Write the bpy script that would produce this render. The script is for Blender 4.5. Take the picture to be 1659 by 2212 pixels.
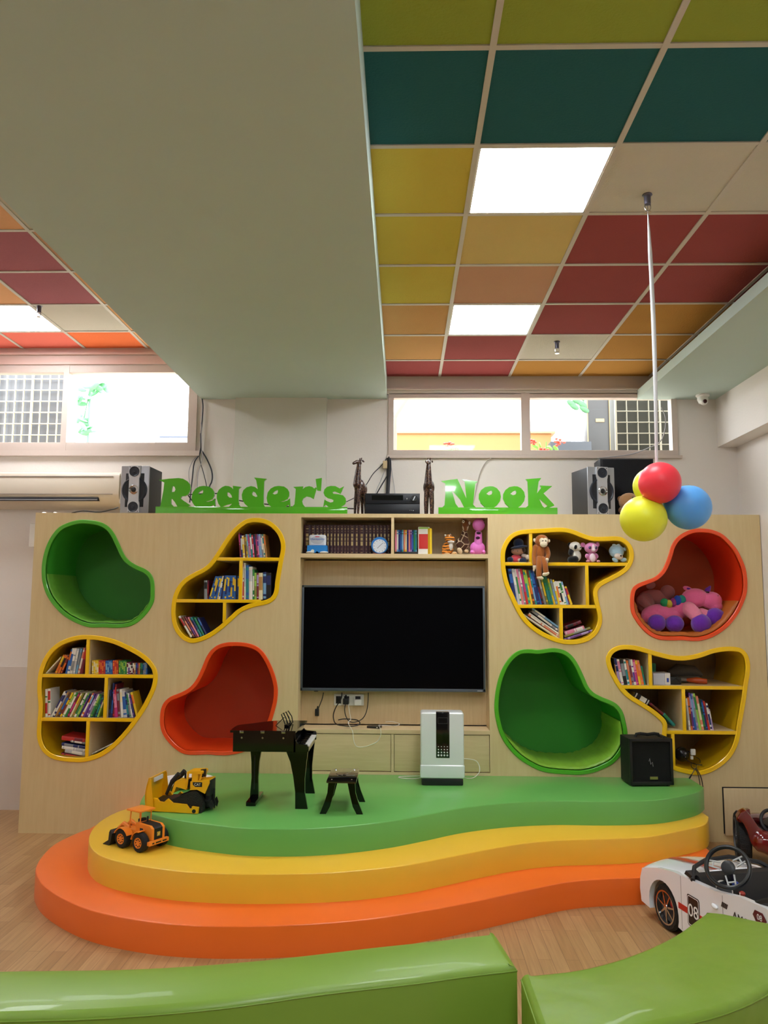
import bpy, bmesh, math, random
from mathutils import Vector, Matrix, Euler
from math import sin, cos, pi, radians
random.seed(7)
for o in list(bpy.data.objects): bpy.data.objects.remove(o)
S = bpy.context.scene
COL = S.collection
# ------------------------------------------------------------------ camera
FPX, PITCH, YAW, ROLL = 1700.0, .1134, -.0247, .0055
CAM = Vector((0, 0, 1.72))
_f = Vector((sin(YAW)*cos(PITCH), cos(YAW)*cos(PITCH), sin(PITCH)))
_r = Vector((cos(YAW), -sin(YAW), 0)); _u = _r.cross(_f)
RT = _r*cos(ROLL)+_u*sin(ROLL); UP = _u*cos(ROLL)-_r*sin(ROLL)
cd = bpy.data.cameras.new('camera'); cam = bpy.data.objects.new('camera', cd); COL.objects.link(cam)
cam.matrix_world = Matrix(((RT.x, UP.x, -_f.x, CAM.x), (RT.y, UP.y, -_f.y, CAM.y), (RT.z, UP.z, -_f.z, CAM.z), (0, 0, 0, 1)))
cd.sensor_fit = 'VERTICAL'; cd.sensor_height = 36; cd.lens = 36*FPX/2212; cd.clip_start = .05
S.camera = cam
# ------------------------------------------------------------------ light and exposure
SKY, PANEL = 4.2, 12.0
w = bpy.data.worlds.new('sky'); S.world = w; w.use_nodes = True
bg = w.node_tree.nodes['Background']; bg.inputs[0].default_value = (.9, .96, 1, 1); bg.inputs[1].default_value = SKY
S.view_settings.view_transform = 'Standard'; S.view_settings.look = 'None'
S.view_settings.exposure = 1.35; S.view_settings.gamma = 1; S.view_settings.use_curve_mapping = False
for nm, x, z, sx, sz in (('window_portal', -2.9, 3.39, 2.2, .72), ('window_portal', 1.08, 3.23, 2.4, .52)):
    ld = bpy.data.lights.new(nm, 'AREA'); ld.shape = 'RECTANGLE'; ld.size = sx; ld.size_y = sz; ld.cycles.is_portal = True
    lo = bpy.data.objects.new(nm, ld); COL.objects.link(lo); lo.location = (x, 6.9, z); lo.rotation_euler = (radians(-90), 0, 0)
# ------------------------------------------------------------------ pixel -> place
def ray(px, py): return _f+RT*((px-829.5)/FPX)+UP*((1106-py)/FPX)
def at(px, py, Y=6.0):
    d = ray(px, py); return CAM+d*(Y/d.y)
def atz(px, py, z):
    d = ray(px, py); return CAM+d*((z-CAM.z)/d.z)
# ------------------------------------------------------------------ materials
def lin(c):
    if isinstance(c, str): c = [int(c[i:i+2], 16)/255 for i in (0, 2, 4)]
    return [x/12.92 if x <= .04045 else ((x+.055)/1.055)**2.4 for x in c]
MC = {}
def mat(hexc, rough=.5, metal=0., bump=0., bscale=40, mottle=.06, spec=.5, coat=0., sheen=0., emit=0., name=None):
    k = (hexc, rough, metal, bump, bscale, mottle, spec, coat, sheen, emit)
    if k in MC: return MC[k]
    m = bpy.data.materials.new(name or 'm_'+str(hexc)); m.use_nodes = True; n = m.node_tree.nodes; l = m.node_tree.links
    b = n['Principled BSDF']; c = lin(hexc)
    b.inputs['Roughness'].default_value = rough; b.inputs['Metallic'].default_value = metal
    b.inputs['Specular IOR Level'].default_value = spec; b.inputs['Coat Weight'].default_value = coat
    b.inputs['Sheen Weight'].default_value = sheen
    tc = n.new('ShaderNodeTexCoord'); nz = n.new('ShaderNodeTexNoise'); nz.inputs['Scale'].default_value = 3.5; nz.inputs['Detail'].default_value = 4
    l.new(tc.outputs['Object'], nz.inputs['Vector'])
    mx = n.new('ShaderNodeMix'); mx.data_type = 'RGBA'
    mx.inputs[6].default_value = (*[x*(1-mottle) for x in c], 1); mx.inputs[7].default_value = (*[min(1, x*(1+mottle)) for x in c], 1)
    l.new(nz.outputs['Fac'], mx.inputs[0]); l.new(mx.outputs[2], b.inputs['Base Color'])
    if bump:
        n2 = n.new('ShaderNodeTexNoise'); n2.inputs['Scale'].default_value = bscale; n2.inputs['Detail'].default_value = 3
        l.new(tc.outputs['Object'], n2.inputs['Vector']); bp = n.new('ShaderNodeBump'); bp.inputs['Strength'].default_value = bump
        bp.inputs['Distance'].default_value = .01; l.new(n2.outputs['Fac'], bp.inputs['Height']); l.new(bp.outputs[0], b.inputs['Normal'])
    if emit:
        b.inputs['Emission Color'].default_value = (*c, 1); b.inputs['Emission Strength'].default_value = emit
    MC[k] = m; return m
def plush(h): return mat(h, .95, bump=.5, bscale=220, sheen=.4, mottle=.12, spec=.1)
def wood_mat(name, c1, c2, axis='Z', rough=.45, stretch=12, scale=5.):
    m = bpy.data.materials.new(name); m.use_nodes = True; n = m.node_tree.nodes; l = m.node_tree.links; b = n['Principled BSDF']
    tc = n.new('ShaderNodeTexCoord'); mp = n.new('ShaderNodeMapping'); nz = n.new('ShaderNodeTexNoise'); nz.inputs['Scale'].default_value = scale
    nz.inputs['Detail'].default_value = 6; nz.inputs['Roughness'].default_value = .65
    sc = [stretch, stretch, stretch]; sc['XYZ'.index(axis)] = .9; mp.inputs['Scale'].default_value = sc
    cr = n.new('ShaderNodeValToRGB'); cr.color_ramp.elements[0].position = .3; cr.color_ramp.elements[1].position = .7
    cr.color_ramp.elements[0].color = (*lin(c1), 1); cr.color_ramp.elements[1].color = (*lin(c2), 1)
    l.new(tc.outputs['Object'], mp.inputs[0]); l.new(mp.outputs[0], nz.inputs['Vector']); l.new(nz.outputs['Fac'], cr.inputs[0])
    l.new(cr.outputs[0], b.inputs['Base Color']); b.inputs['Roughness'].default_value = rough; return m
def floor_mat():
    m = bpy.data.materials.new('wood_floor'); m.use_nodes = True; n = m.node_tree.nodes; l = m.node_tree.links; b = n['Principled BSDF']
    tc = n.new('ShaderNodeTexCoord'); mp = n.new('ShaderNodeMapping'); mp.inputs['Rotation'].default_value = (0, 0, radians(90))
    br = n.new('ShaderNodeTexBrick'); br.inputs['Scale'].default_value = 1; br.inputs['Brick Width'].default_value = .55; br.inputs['Row Height'].default_value = .066
    br.inputs['Mortar Size'].default_value = .0012; br.inputs['Color1'].default_value = (*lin('AD865A'), 1); br.inputs['Color2'].default_value = (*lin('C09A6C'), 1)
    br.inputs['Mortar'].default_value = (*lin('886646'), 1); br.offset = .37
    l.new(tc.outputs['Object'], mp.inputs[0]); l.new(mp.outputs[0], br.inputs['Vector'])
    m2 = n.new('ShaderNodeMapping'); m2.inputs['Scale'].default_value = (38, 1.6, 1); nz = n.new('ShaderNodeTexNoise'); nz.inputs['Scale'].default_value = 2; nz.inputs['Detail'].default_value = 6
    l.new(tc.outputs['Object'], m2.inputs[0]); l.new(m2.outputs[0], nz.inputs['Vector'])
    mx = n.new('ShaderNodeMix'); mx.data_type = 'RGBA'; mx.blend_type = 'MULTIPLY'; mx.inputs[0].default_value = .5
    cr = n.new('ShaderNodeValToRGB'); cr.color_ramp.elements[0].color = (.55, .5, .45, 1); cr.color_ramp.elements[0].position = .3; cr.color_ramp.elements[1].position = .7
    l.new(nz.outputs['Fac'], cr.inputs[0]); l.new(br.outputs['Color'], mx.inputs[6]); l.new(cr.outputs[0], mx.inputs[7])
    l.new(mx.outputs[2], b.inputs['Base Color']); b.inputs['Roughness'].default_value = .38; return m
def spots_mat(name, base, line, scale=9., width=.08, rough=.9):
    m = bpy.data.materials.new(name); m.use_nodes = True; n = m.node_tree.nodes; l = m.node_tree.links; b = n['Principled BSDF']
    tc = n.new('ShaderNodeTexCoord'); v = n.new('ShaderNodeTexVoronoi'); v.feature = 'DISTANCE_TO_EDGE'; v.inputs['Scale'].default_value = scale
    cr = n.new('ShaderNodeValToRGB'); cr.color_ramp.interpolation = 'CONSTANT'; cr.color_ramp.elements[0].color = (*lin(line), 1)
    cr.color_ramp.elements[1].color = (*lin(base), 1); cr.color_ramp.elements[1].position = width
    l.new(tc.outputs['Object'], v.inputs['Vector']); l.new(v.outputs['Distance'], cr.inputs[0]); l.new(cr.outputs[0], b.inputs['Base Color'])
    b.inputs['Roughness'].default_value = rough; return m
def stripes_mat(name, a, c, scale, axis, rough=.9, dist=3., thr=.62):
    m = bpy.data.materials.new(name); m.use_nodes = True; n = m.node_tree.nodes; l = m.node_tree.links; b = n['Principled BSDF']
    tc = n.new('ShaderNodeTexCoord'); v = n.new('ShaderNodeTexWave'); v.bands_direction = axis; v.inputs['Scale'].default_value = scale
    v.inputs['Distortion'].default_value = dist
    cr = n.new('ShaderNodeValToRGB'); cr.color_ramp.interpolation = 'CONSTANT'; cr.color_ramp.elements[0].color = (*lin(a), 1)
    cr.color_ramp.elements[1].color = (*lin(c), 1); cr.color_ramp.elements[1].position = thr
    l.new(tc.outputs['Object'], v.inputs['Vector']); l.new(v.outputs['Fac'], cr.inputs[0]); l.new(cr.outputs[0], b.inputs['Base Color'])
    b.inputs['Roughness'].default_value = rough; return m
def glass_mat():
    m = bpy.data.materials.new('window_glass'); m.use_nodes = True; n = m.node_tree.nodes; l = m.node_tree.links
    for q in list(n): n.remove(q)
    o = n.new('ShaderNodeOutputMaterial'); t = n.new('ShaderNodeBsdfTransparent'); g = n.new('ShaderNodeBsdfGlossy'); g.inputs['Roughness'].default_value = .03
    mx = n.new('ShaderNodeMixShader'); mx.inputs[0].default_value = .012; l.new(t.outputs[0], mx.inputs[1]); l.new(g.outputs[0], mx.inputs[2]); l.new(mx.outputs[0], o.inputs[0]); return m
WOOD = wood_mat('light_veneer', 'DFC99A', 'D7BE8C', 'Z', rough=.42, stretch=9, scale=3.)
WOODH = wood_mat('light_veneer_edge', 'E2CBA0', 'DABF92', 'X', rough=.45)
YEL, GRN, ORG = mat('FFCC00', .3, coat=.2, mottle=.02), mat('52B026', .28, coat=.2, mottle=.03), mat('F4501A', .28, coat=.2, mottle=.03)
WALL = mat('E8E1DB', .75, bump=.08, bscale=60, mottle=.03); WHITE = mat('E8E6E0', .5); BLACK = mat('0C0C0E', .4); GLOSSK = mat('040405', .1, coat=.35, mottle=0, spec=.35)
CHROME = mat('C8C8CC', .15, metal=1.)
GLASS = glass_mat()
# ------------------------------------------------------------------ object helpers
def tag(o, label=None, cat=None, group=None, kind=None):
    if label: o['label'] = label
    if cat: o['category'] = cat
    if group: o['group'] = group
    if kind: o['kind'] = kind
    return o
def thing(name, loc, label, cat, group=None):
    o = bpy.data.objects.new(name, None); o.location = loc; o.empty_display_size = .05; COL.objects.link(o)
    return tag(o, label, cat, group)
def rootloc(p):
    v = Vector((0, 0, 0))
    while p is not None: v += p.location; p = p.parent
    return v
def link(name, me, parent=None, loc=None):
    base = rootloc(parent) if parent else Vector(loc or (0, 0, 0))
    me.transform(Matrix.Translation(-base)); o = bpy.data.objects.new(name, me)
    if parent: o.parent = parent
    else: o.location = base
    COL.objects.link(o); return o
class MB:
    def __init__(s): s.bm = bmesh.new(); s.mi = 0
    def _tag(s, n0):
        s.bm.faces.ensure_lookup_table()
        for f in s.bm.faces[n0:]: f.material_index = s.mi
    def box(s, a, b, bev=0., M=None, seg=2):
        n0 = len(s.bm.faces); a = Vector(a); b = Vector(b); c = (a+b)/2; d = b-a
        r = bmesh.ops.create_cube(s.bm, size=1); vs = r['verts']
        for v in vs: v.co = Vector((v.co.x*abs(d.x), v.co.y*abs(d.y), v.co.z*abs(d.z)))+c
        if bev:
            es = list({e for v in vs for e in v.link_edges})
            rb = bmesh.ops.bevel(s.bm, geom=es, offset=bev, segments=seg, affect='EDGES', profile=.6, clamp_overlap=True)
            vs = list({v for f in s.bm.faces[n0:] for v in f.verts}) if False else list(set(rb['verts']) | {v for v in vs if v.is_valid})
        if M is not None:
            for v in vs: v.co = M @ v.co
        s._tag(n0); return s
    def tube(s, pts, r, seg=8, caps=True):
        n0 = len(s.bm.faces); pts = [Vector(p) for p in pts]; N = len(pts); rs = r if isinstance(r, (list, tuple)) else [r]*N
        rings = []; prev = None
        for i, p in enumerate(pts):
            t = (pts[min(i+1, N-1)]-pts[max(i-1, 0)]); t = t.normalized() if t.length > 1e-9 else Vector((0, 0, 1))
            if prev is None: a = Vector((0, 0, 1)) if abs(t.z) < .9 else Vector((1, 0, 0)); e1 = t.cross(a).normalized()
            else: e1 = (prev-t*prev.dot(t)).normalized()
            prev = e1; e2 = t.cross(e1)
            rings.append([s.bm.verts.new(p+(e1*cos(2*pi*k/seg)+e2*sin(2*pi*k/seg))*rs[i]) for k in range(seg)])
        for i in range(N-1):
            for k in range(seg): s.bm.faces.new((rings[i][k], rings[i][(k+1) % seg], rings[i+1][(k+1) % seg], rings[i+1][k]))
        if caps: s.bm.faces.new(rings[0][::-1]); s.bm.faces.new(rings[-1])
        s._tag(n0); return s
    def cyl(s, p0, p1, r0, r1=None, seg=24): return s.tube([p0, p1], [r0, r0 if r1 is None else r1], seg)
    def lathe(s, o, prof, axis='Y', seg=32, caps=True):      # prof: (radius, distance along axis)
        n0 = len(s.bm.faces); o = Vector(o); rings = []
        if isinstance(axis, Vector): ax = axis.normalized(); e1 = ax.orthogonal().normalized(); e2 = ax.cross(e1)
        else: ax, e1, e2 = {'Y': (Vector((0, 1, 0)), Vector((1, 0, 0)), Vector((0, 0, 1))), 'Z': (Vector((0, 0, 1)), Vector((1, 0, 0)), Vector((0, 1, 0))), 'X': (Vector((1, 0, 0)), Vector((0, 1, 0)), Vector((0, 0, 1)))}[axis]
        for r, h in prof:
            rings.append([s.bm.verts.new(o+ax*h+(e1*cos(2*pi*k/seg)+e2*sin(2*pi*k/seg))*max(r, 1e-5)) for k in range(seg)])
        for i in range(len(rings)-1):
            for k in range(seg): s.bm.faces.new((rings[i][k], rings[i][(k+1) % seg], rings[i+1][(k+1) % seg], rings[i+1][k]))
        if caps: s.bm.faces.new(rings[0][::-1]); s.bm.faces.new(rings[-1])
        s._tag(n0); return s
    def ell(s, c, r, rot=None, seg=20):
        n0 = len(s.bm.faces); q = bmesh.ops.create_uvsphere(s.bm, u_segments=seg, v_segments=max(6, seg*2//3), radius=1)
        M = Matrix.Translation(Vector(c)) @ (rot.to_matrix().to_4x4() if rot else Matrix.Identity(4)) @ Matrix.Diagonal((*r, 1))
        for v in q['verts']: v.co = M @ v.co
        s._tag(n0); return s
    def prism(s, pts, vec):                       # pts: 3D loop, extruded by vec
        n0 = len(s.bm.faces); vec = Vector(vec); a = [s.bm.verts.new(Vector(p)) for p in pts]; b = [s.bm.verts.new(Vector(p)+vec) for p in pts]; n = len(a)
        s.bm.faces.new(a[::-1]); s.bm.faces.new(b)
        for i in range(n): s.bm.faces.new((a[i], a[(i+1) % n], b[(i+1) % n], b[i]))
        s._tag(n0); return s
    def band(s, A, B, closed=True):               # quads between two equal loops
        n0 = len(s.bm.faces); a = [s.bm.verts.new(p) for p in A]; b = [s.bm.verts.new(p) for p in B]; n = len(a)
        for i in range(n if closed else n-1): s.bm.faces.new((a[i], a[(i+1) % n], b[(i+1) % n], b[i]))
        s._tag(n0); return s
    def face(s, pts):
        n0 = len(s.bm.faces); s.bm.faces.new([s.bm.verts.new(p) for p in pts]); s._tag(n0); return s
    def build(s, name, mats, parent=None, loc=None, ang=35, weld=0):
        if not isinstance(mats, (list, tuple)): mats = [mats]
        if weld: bmesh.ops.remove_doubles(s.bm, verts=s.bm.verts, dist=weld)
        bmesh.ops.recalc_face_normals(s.bm, faces=s.bm.faces)
        me = bpy.data.meshes.new(name); s.bm.to_mesh(me); s.bm.free()
        for m in mats: me.materials.append(m)
        me.shade_smooth(); me.set_sharp_from_angle(angle=radians(ang))
        return link(name, me, parent, loc)
def evalmesh(o):
    bpy.context.view_layer.update(); dg = bpy.context.evaluated_depsgraph_get()
    return bpy.data.meshes.new_from_object(o.evaluated_get(dg))
def flat2d(name, loops, depth, M, m, parent=None, loc=None, bev=0.):   # 2D outline with holes, extruded; M maps (x,y,z) to the world
    cu = bpy.data.curves.new(name, 'CURVE'); cu.dimensions = '2D'; cu.fill_mode = 'BOTH'; cu.extrude = depth/2; cu.bevel_depth = bev
    for lp in loops:
        sp = cu.splines.new('POLY'); sp.points.add(len(lp)-1)
        for i, p in enumerate(lp): sp.points[i].co = (p[0], p[1], 0, 1)
        sp.use_cyclic_u = True
    o = bpy.data.objects.new('tmp', cu); COL.objects.link(o); me = evalmesh(o); bpy.data.objects.remove(o)
    me.transform(M); me.name = name; me.materials.clear(); me.materials.append(m); me.shade_smooth(); me.set_sharp_from_angle(angle=radians(35))
    return link(name, me, parent, loc)
def text(name, body, size, M, m, parent, depth=.001):
    cu = bpy.data.curves.new(name, 'FONT'); cu.body = body; cu.size = size; cu.extrude = depth; cu.align_x = 'CENTER'; cu.align_y = 'CENTER'
    o = bpy.data.objects.new('tmp', cu); COL.objects.link(o); me = evalmesh(o); bpy.data.objects.remove(o)
    me.transform(M); me.name = name; me.materials.clear(); me.materials.append(m); return link(name, me, parent)
XZ = lambda y: Matrix(((1, 0, 0, 0), (0, 0, 1, y), (0, 1, 0, 0), (0, 0, 0, 1)))      # (x, z) drawn on the plane Y = y (faces the room)
XZt = lambda x, y, z: Matrix(((1, 0, 0, x), (0, 0, -1, y), (0, 1, 0, z), (0, 0, 0, 1)))
def smooth(pts, n=5, closed=True):
    out = []; N = len(pts)
    for i in range(N if closed else N-1):
        p0, p1, p2, p3 = [Vector(pts[(i+k) % N] if closed else pts[max(0, min(N-1, i+k))]) for k in (-1, 0, 1, 2)]
        for j in range(n):
            t = j/n; out.append(.5*((2*p1)+(p2-p0)*t+(2*p0-5*p1+4*p2-p3)*t*t+(3*p1-p0-3*p2+p3)*t**3))
    if not closed: out.append(Vector(pts[-1]))
    return out
def offset(poly, d):                               # inward for a positive d
    N = len(poly); A = sum(poly[i][0]*poly[(i+1) % N][1]-poly[(i+1) % N][0]*poly[i][1] for i in range(N)); sg = 1 if A > 0 else -1; out = []
    for i in range(N):
        t = (Vector(poly[(i+1) % N])-Vector(poly[i-1])).normalized(); out.append(Vector((poly[i][0]-t.y*sg*d, poly[i][1]+t.x*sg*d)))
    return out
def span(poly, ax, v, mid):                        # extent of the outline along the other axis through (v, mid)
    c = []; N = len(poly)
    for i in range(N):
        a, b = poly[i], poly[(i+1) % N]
        if (a[ax]-v)*(b[ax]-v) < 0: t = (v-a[ax])/(b[ax]-a[ax]); c.append(a[1-ax]+t*(b[1-ax]-a[1-ax]))
    lo = [x for x in c if x < mid]; hi = [x for x in c if x > mid]
    return (max(lo) if lo else mid, min(hi) if hi else mid)
def struct(o): o['kind'] = 'structure'; return o
UF = 6.0; WALLY = 6.65; UB = 6.55; UTOP = 2.39
# ================================================================== the room
f_ = MB(); f_.box((-4.3, -3.2, -.1), (3.4, 6.9, 0)); struct(f_.build('floor', floor_mat()))
# back wall with two window openings
L = [(-4.3, 0), (3.4, 0), (3.4, 4.1), (-4.3, 4.1)]
LW = [(-4.1, 3.0), (-1.79, 3.0), (-1.79, 3.77), (-4.1, 3.77)]; RW = [(-.13, 2.965), (2.33, 2.965), (2.33, 3.51), (-.13, 3.51)]
struct(flat2d('wall_back', [L, LW, RW], .2, XZ(WALLY+.1), WALL))
m = MB(); m.box((-1.45, WALLY-.05, 0), (-.66, WALLY, 3.47)); struct(m.build('wall_pilaster', mat('DCDAD2', .75, bump=.1, bscale=50)))
m = MB(); m.box((-4.3, WALLY-.012, 0), (-2.8, WALLY, 1.16)); struct(m.build('wall_panel', mat('DDD2CA', .6)))
m = MB(); m.box((-4.4, -3.2, 0), (-4.3, 6.85, 4.1)); struct(m.build('wall_left', WALL))
m = MB(); m.box((-4.4, -3.3, 0), (3.4, -3.2, 4.1)); struct(m.build('wall_front', mat('5E564C', .8)))
m = MB(); m.box((2.83, -3.2, 0), (3.3, 6.65, 4.1)); m.box((2.705, -3.2, 0), (2.83, 6.65, 2.41)); m.box((2.67, -3.2, 3.04), (2.83, 6.65, 4.1))
struct(m.build('wall_right', WALL))
BEAM = mat('BCCFC8', .7, bump=.04, bscale=50, mottle=.02)
m = MB(); m.box((-1.755, -3.2, 3.46), (-.145, WALLY, 4.15)); struct(m.build('ceiling_beam', BEAM))
m = MB(); m.box((2.0, -3.2, 3.455), (2.67, WALLY, 3.53)); struct(m.build('ceiling_beam', BEAM))
# tiled ceilings
def ceiling(name, xs, ys, z, cells, cols, skip):
    m = MB(); names = list(cols)
    for i in range(len(xs)-1):
        for j in range(len(ys)-1):
            if (i, j) in skip: continue
            m.mi = names.index(cells(i, j)); m.box((xs[i], ys[j], z), (xs[i+1], ys[j+1], z+.02))
    o = m.build(name, [cols[c] for c in names]); struct(o)
    g = MB()
    for x in xs[1:-1]: g.box((x-.012, ys[0], z-.006), (x+.012, ys[-1], z+.001))
    for y in ys[1:-1]: g.box((xs[0], y-.012, z-.0055), (xs[-1], y+.012, z+.001))
    struct(g.build('trim_1', mat('CFC9BE', .5)))
tile = lambda h: mat(h, .9, bump=.25, bscale=90, mottle=.05, spec=.2)
TC = dict(lime=tile('9DAC45'), teal=tile('2A6468'), yellow=tile('D6C252'), pale=tile('DFC680'), tan=tile('D2A184'), crim=tile('A04C4C'), white=tile('D4CFC2'),
          must=tile('BF8B42'), orange=tile('D6A468'), coral=tile('EE7A68'), ored=tile('F27C48'), mauve=tile('B06A74'), peach=tile('F0B685'))
ZR, ZL = 3.656, 3.916
xs = [-.2905, .3095, .9095, 1.5095, 2.1095, 2.7]; ys = [1.965+.6*k for k in range(-9, 8)]+[6.66]
rows = {0: ['lime']*5, 1: ['teal']*5, 2: ['yellow', 'pale', 'white', 'white', 'white'], 3: ['yellow', 'pale', 'crim', 'crim', 'crim'], 4: ['yellow', 'tan', 'crim', 'crim', 'crim'],
        5: ['orange', 'tan', 'crim', 'must', 'must'], 6: ['orange', 'crim', 'white', 'must', 'must'], 7: ['crim', 'crim', 'must', 'must', 'must']}
LR = {(1, 2), (1, 5), (1, -2), (1, -6), (2, -4)}  # negative rows are unseen panels added to light the room
ceiling('ceiling_1', xs, ys, ZR, lambda i, j: rows.get(j-9, ['lime', 'white', 'teal', 'yellow', 'lime'])[i], TC, {(i, k+9) for i, k in LR})
xl = [-4.3, -3.895, -3.345, -2.795, -2.245, -1.7]; yl = [4.432+.59*k for k in range(-12, 4)]+[6.66]
lrow = {12: ['coral', 'coral', 'peach', 'mauve', 'tan'], 13: ['peach', 'peach', 'peach', 'mauve', 'peach'], 14: ['coral', 'coral', 'white', 'white', 'peach'], 15: ['coral', 'coral', 'coral', 'ored', 'peach']}
LL = {(2, 14), (2, 8), (2, 3)}  # panel nearest the window is seen; the others are added to light the room
ceiling('ceiling_2', xl, yl, ZL, lambda i, j: lrow.get(j, ['peach', 'white', 'peach', 'peach', 'white'])[i], TC, LL)
m = MB(); m.box((-4.4, -3.3, 4.15), (3.4, 6.85, 4.25)); struct(m.build('ceiling_slab', WALL))
# fascia ledges over the windows
m = MB(); m.box((-.145, 6.63, 3.532), (2.67, WALLY-.001, ZR)); m.box((-.145, 6.6, 3.532), (2.67, 6.63, 3.545)); m.box((-.145, 6.63, 3.50), (1.999, WALLY-.001, 3.532)); struct(m.build('trim_2', mat('CFC3B6', .6)))
m = MB(); m.box((-4.3, 6.63, 3.77), (-1.755, WALLY, ZL)); m.box((-4.3, 6.6, 3.85), (-1.755, 6.63, 3.865)); m.box((-4.3, 6.61, 3.765), (-1.76, 6.64, 3.78)); struct(m.build('trim_3', mat('D9BFB4', .6)))
# windows
FRM = mat('CFC0B6', .5, bump=.1, bscale=30)
def window(name, x0, x1, z0, z1, muls, fw=.045, sw=.05):
    r = bpy.data.objects.new(name, None); r.location = ((x0+x1)/2, WALLY, z0); COL.objects.link(r); struct(r)
    m = MB(); a, b = WALLY-.02, WALLY+.06
    m.box((x0, a, z0), (x1, b, z0+fw), .004); m.box((x0, a, z1-fw), (x1, b, z1), .004); m.box((x0, a+.001, z0+fw-.001), (x0+fw, b, z1-fw+.001)); m.box((x1-fw, a+.001, z0+fw-.001), (x1, b, z1-fw+.001))
    m.build('window_frame', FRM, r)
    for q in muls: m = MB(); m.box((q-sw/2, a-.004, z0+.002), (q+sw/2, b-.002, z1-.002)); m.build('mullion', FRM, r)
    e = [x0]+list(muls)+[x1]
    for p, q in zip(e, e[1:]): m = MB(); m.box((p+.03, WALLY+.03, z0+.03), (q-.03, WALLY+.034, z1-.03)); m.build('pane', GLASS, r)
window('window_1', -4.1, -1.79, 3.0, 3.77, [-2.945], fw=.075)
window('window_2', -.13, 2.33, 2.965, 3.51, [1.045], fw=.045, sw=.075)
m = MB(); m.box((-4.15, 6.61, 2.955), (-1.75, 6.649, 2.999)); struct(m.build('trim_4', FRM))
m = MB(); m.box((-.14, 6.62, 2.94), (2.36, 6.649, 2.9645)); struct(m.build('trim_5', FRM))
# ------------------------------------------------------------------ outside the windows
GZ = 2.8
m = MB(); m.box((-8, 6.86, GZ-.1), (6, 14, GZ)); struct(m.build('ground', mat('B9AE9C', .9, bump=.1)))
m = MB(); m.box((-1.2, 10, GZ), (1.9, 10.2, 3.90)); m.mi = 1; m.box((-1.2, 9.97, 3.88), (1.95, 10.22, 3.905))
tag(m.build('garden_wall', [mat('9A7044', .85, bump=.1), mat('B08060', .8)], loc=(0, 10, GZ)), 'ochre garden wall outside behind the right window', 'wall')
m = MB(); m.box((2.2, 9.3, GZ), (2.52, 9.6, 5), .01); m.mi = 1; m.box((2.3, 9.29, 3.87), (2.4, 9.3, 3.91)); m.mi = 0; m.box((2.46, 9.28, GZ), (3.3, 9.3, 5))
tag(m.build('outer_pillar', [mat('968058', .8), mat('2A2826', .5)], loc=(2.4, 9.4, GZ)), 'beige pillar with a small grey vent seen through the right window', 'pillar')
m = MB(); m.box((1.88, 9.3, GZ), (2.0, 9.4, 5), .005); tag(m.build('post', mat('F2F2EE', .5), loc=(1.94, 9.35, GZ)), 'white post outside the right window left of the beige pillar', 'post')
def grille(x0, x1, Y, z0, z1, nx, nz, label, wire, backc, cat='grille'):
    t = thing('air_conditioner_cage', ((x0+x1)/2, Y, z0), label, cat)
    m = MB(); m.box((x0, Y+.03, GZ), (x1+(.3 if x0 > 0 else .02), Y+.22, z1), .01); m.build('condenser_body', backc, t)
    m = MB()
    for i in range(nx+1): x = x0+(x1-x0)*i/nx; r = .009 if i % 4 == 0 else .0035; m.box((x-r, Y-.01, GZ), (x+r, Y+.01, z1))
    for i in range(nz+1): z = z0+(z1-z0)*i/nz; m.box((x0, Y-.012, z-.0035), (x1, Y+.035 if i in (1, nz) else Y+.008, z+.0035))
    m.build('wire_grille', wire, t)
grille(-4.35, -3.32, 7.5, 3.1, 4.0, 12, 8, 'wire cage around a grey unit outside the left window', mat('E8D8B4', .4), mat('6C7078', .6))
grille(2.02, 2.75, 7.4, 3.0, 3.75, 7, 7, 'wire cage around a dark unit outside the right window', mat('8C8878', .4), mat('2C2C22', .7))
def flower(px, py, Y, sc, label, nf):
    p = at(px, py, Y); t = thing('flowering_plant', (p.x, Y, GZ), label, 'plant', 'red flowering plants outside'); b = t.location
    m = MB(); 
    for k in range(5):
        e = p+Vector(((k-2)*.05*sc, random.uniform(-.05, .05), random.uniform(-.1, .0)*sc)); m.tube([b, b.lerp(e, .5)+Vector((0, 0, .03)), e], .006)
    m.build('stem', mat('4E7A35', .6), t); m = MB()
    for k in range(16):
        c = p+Vector((random.uniform(-.15, .2)*sc, random.uniform(-.06, .06), random.uniform(-.3, -.02)*sc))
        m.ell(c, (.045*sc, .012, .022*sc), Euler((random.uniform(-1, 1), random.uniform(-1, 1), random.uniform(-1, 1))), 8)
    m.build('foliage', mat('6DAA4A', .5), t); m = MB()
    for k in range(nf):
        c = p+Vector(((k-(nf-1)/2)*.16*sc, 0, (-.12 if k % 2 else 0)*sc))
        for j in range(14): m.ell(c+Vector((random.gauss(0, .03), random.gauss(0, .03), random.gauss(0, .018)))*sc, (.02*sc, .02*sc, .014*sc), None, 6)
    m.build('blossom', mat('E8402E', .5), t)
flower(968, 958, 8.3, .9, 'red flowering plant outside, low in the left pane of the right window', 1)
flower(1178, 955, 8.3, .9, 'red flowering plant outside beside the white post, behind the right pane', 3)
p = at(1222, 957, 9.2); m = MB(); m.box((p.x-.2, 9.1, GZ), (p.x+.28, 9.25, p.z), .01)
tag(m.build('planter_box', mat('23262B', .5), loc=(p.x, 9.2, GZ)), 'black planter panel outside beneath the red flowers', 'planter')
a, b = at(852, 900, 7.6), at(890, 850, 7.6); m = MB(); m.tube([Vector((a.x-.02, a.y, GZ)), a, b+Vector((.1, 0, .2))], [.035, .03, .02], 8)
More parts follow.
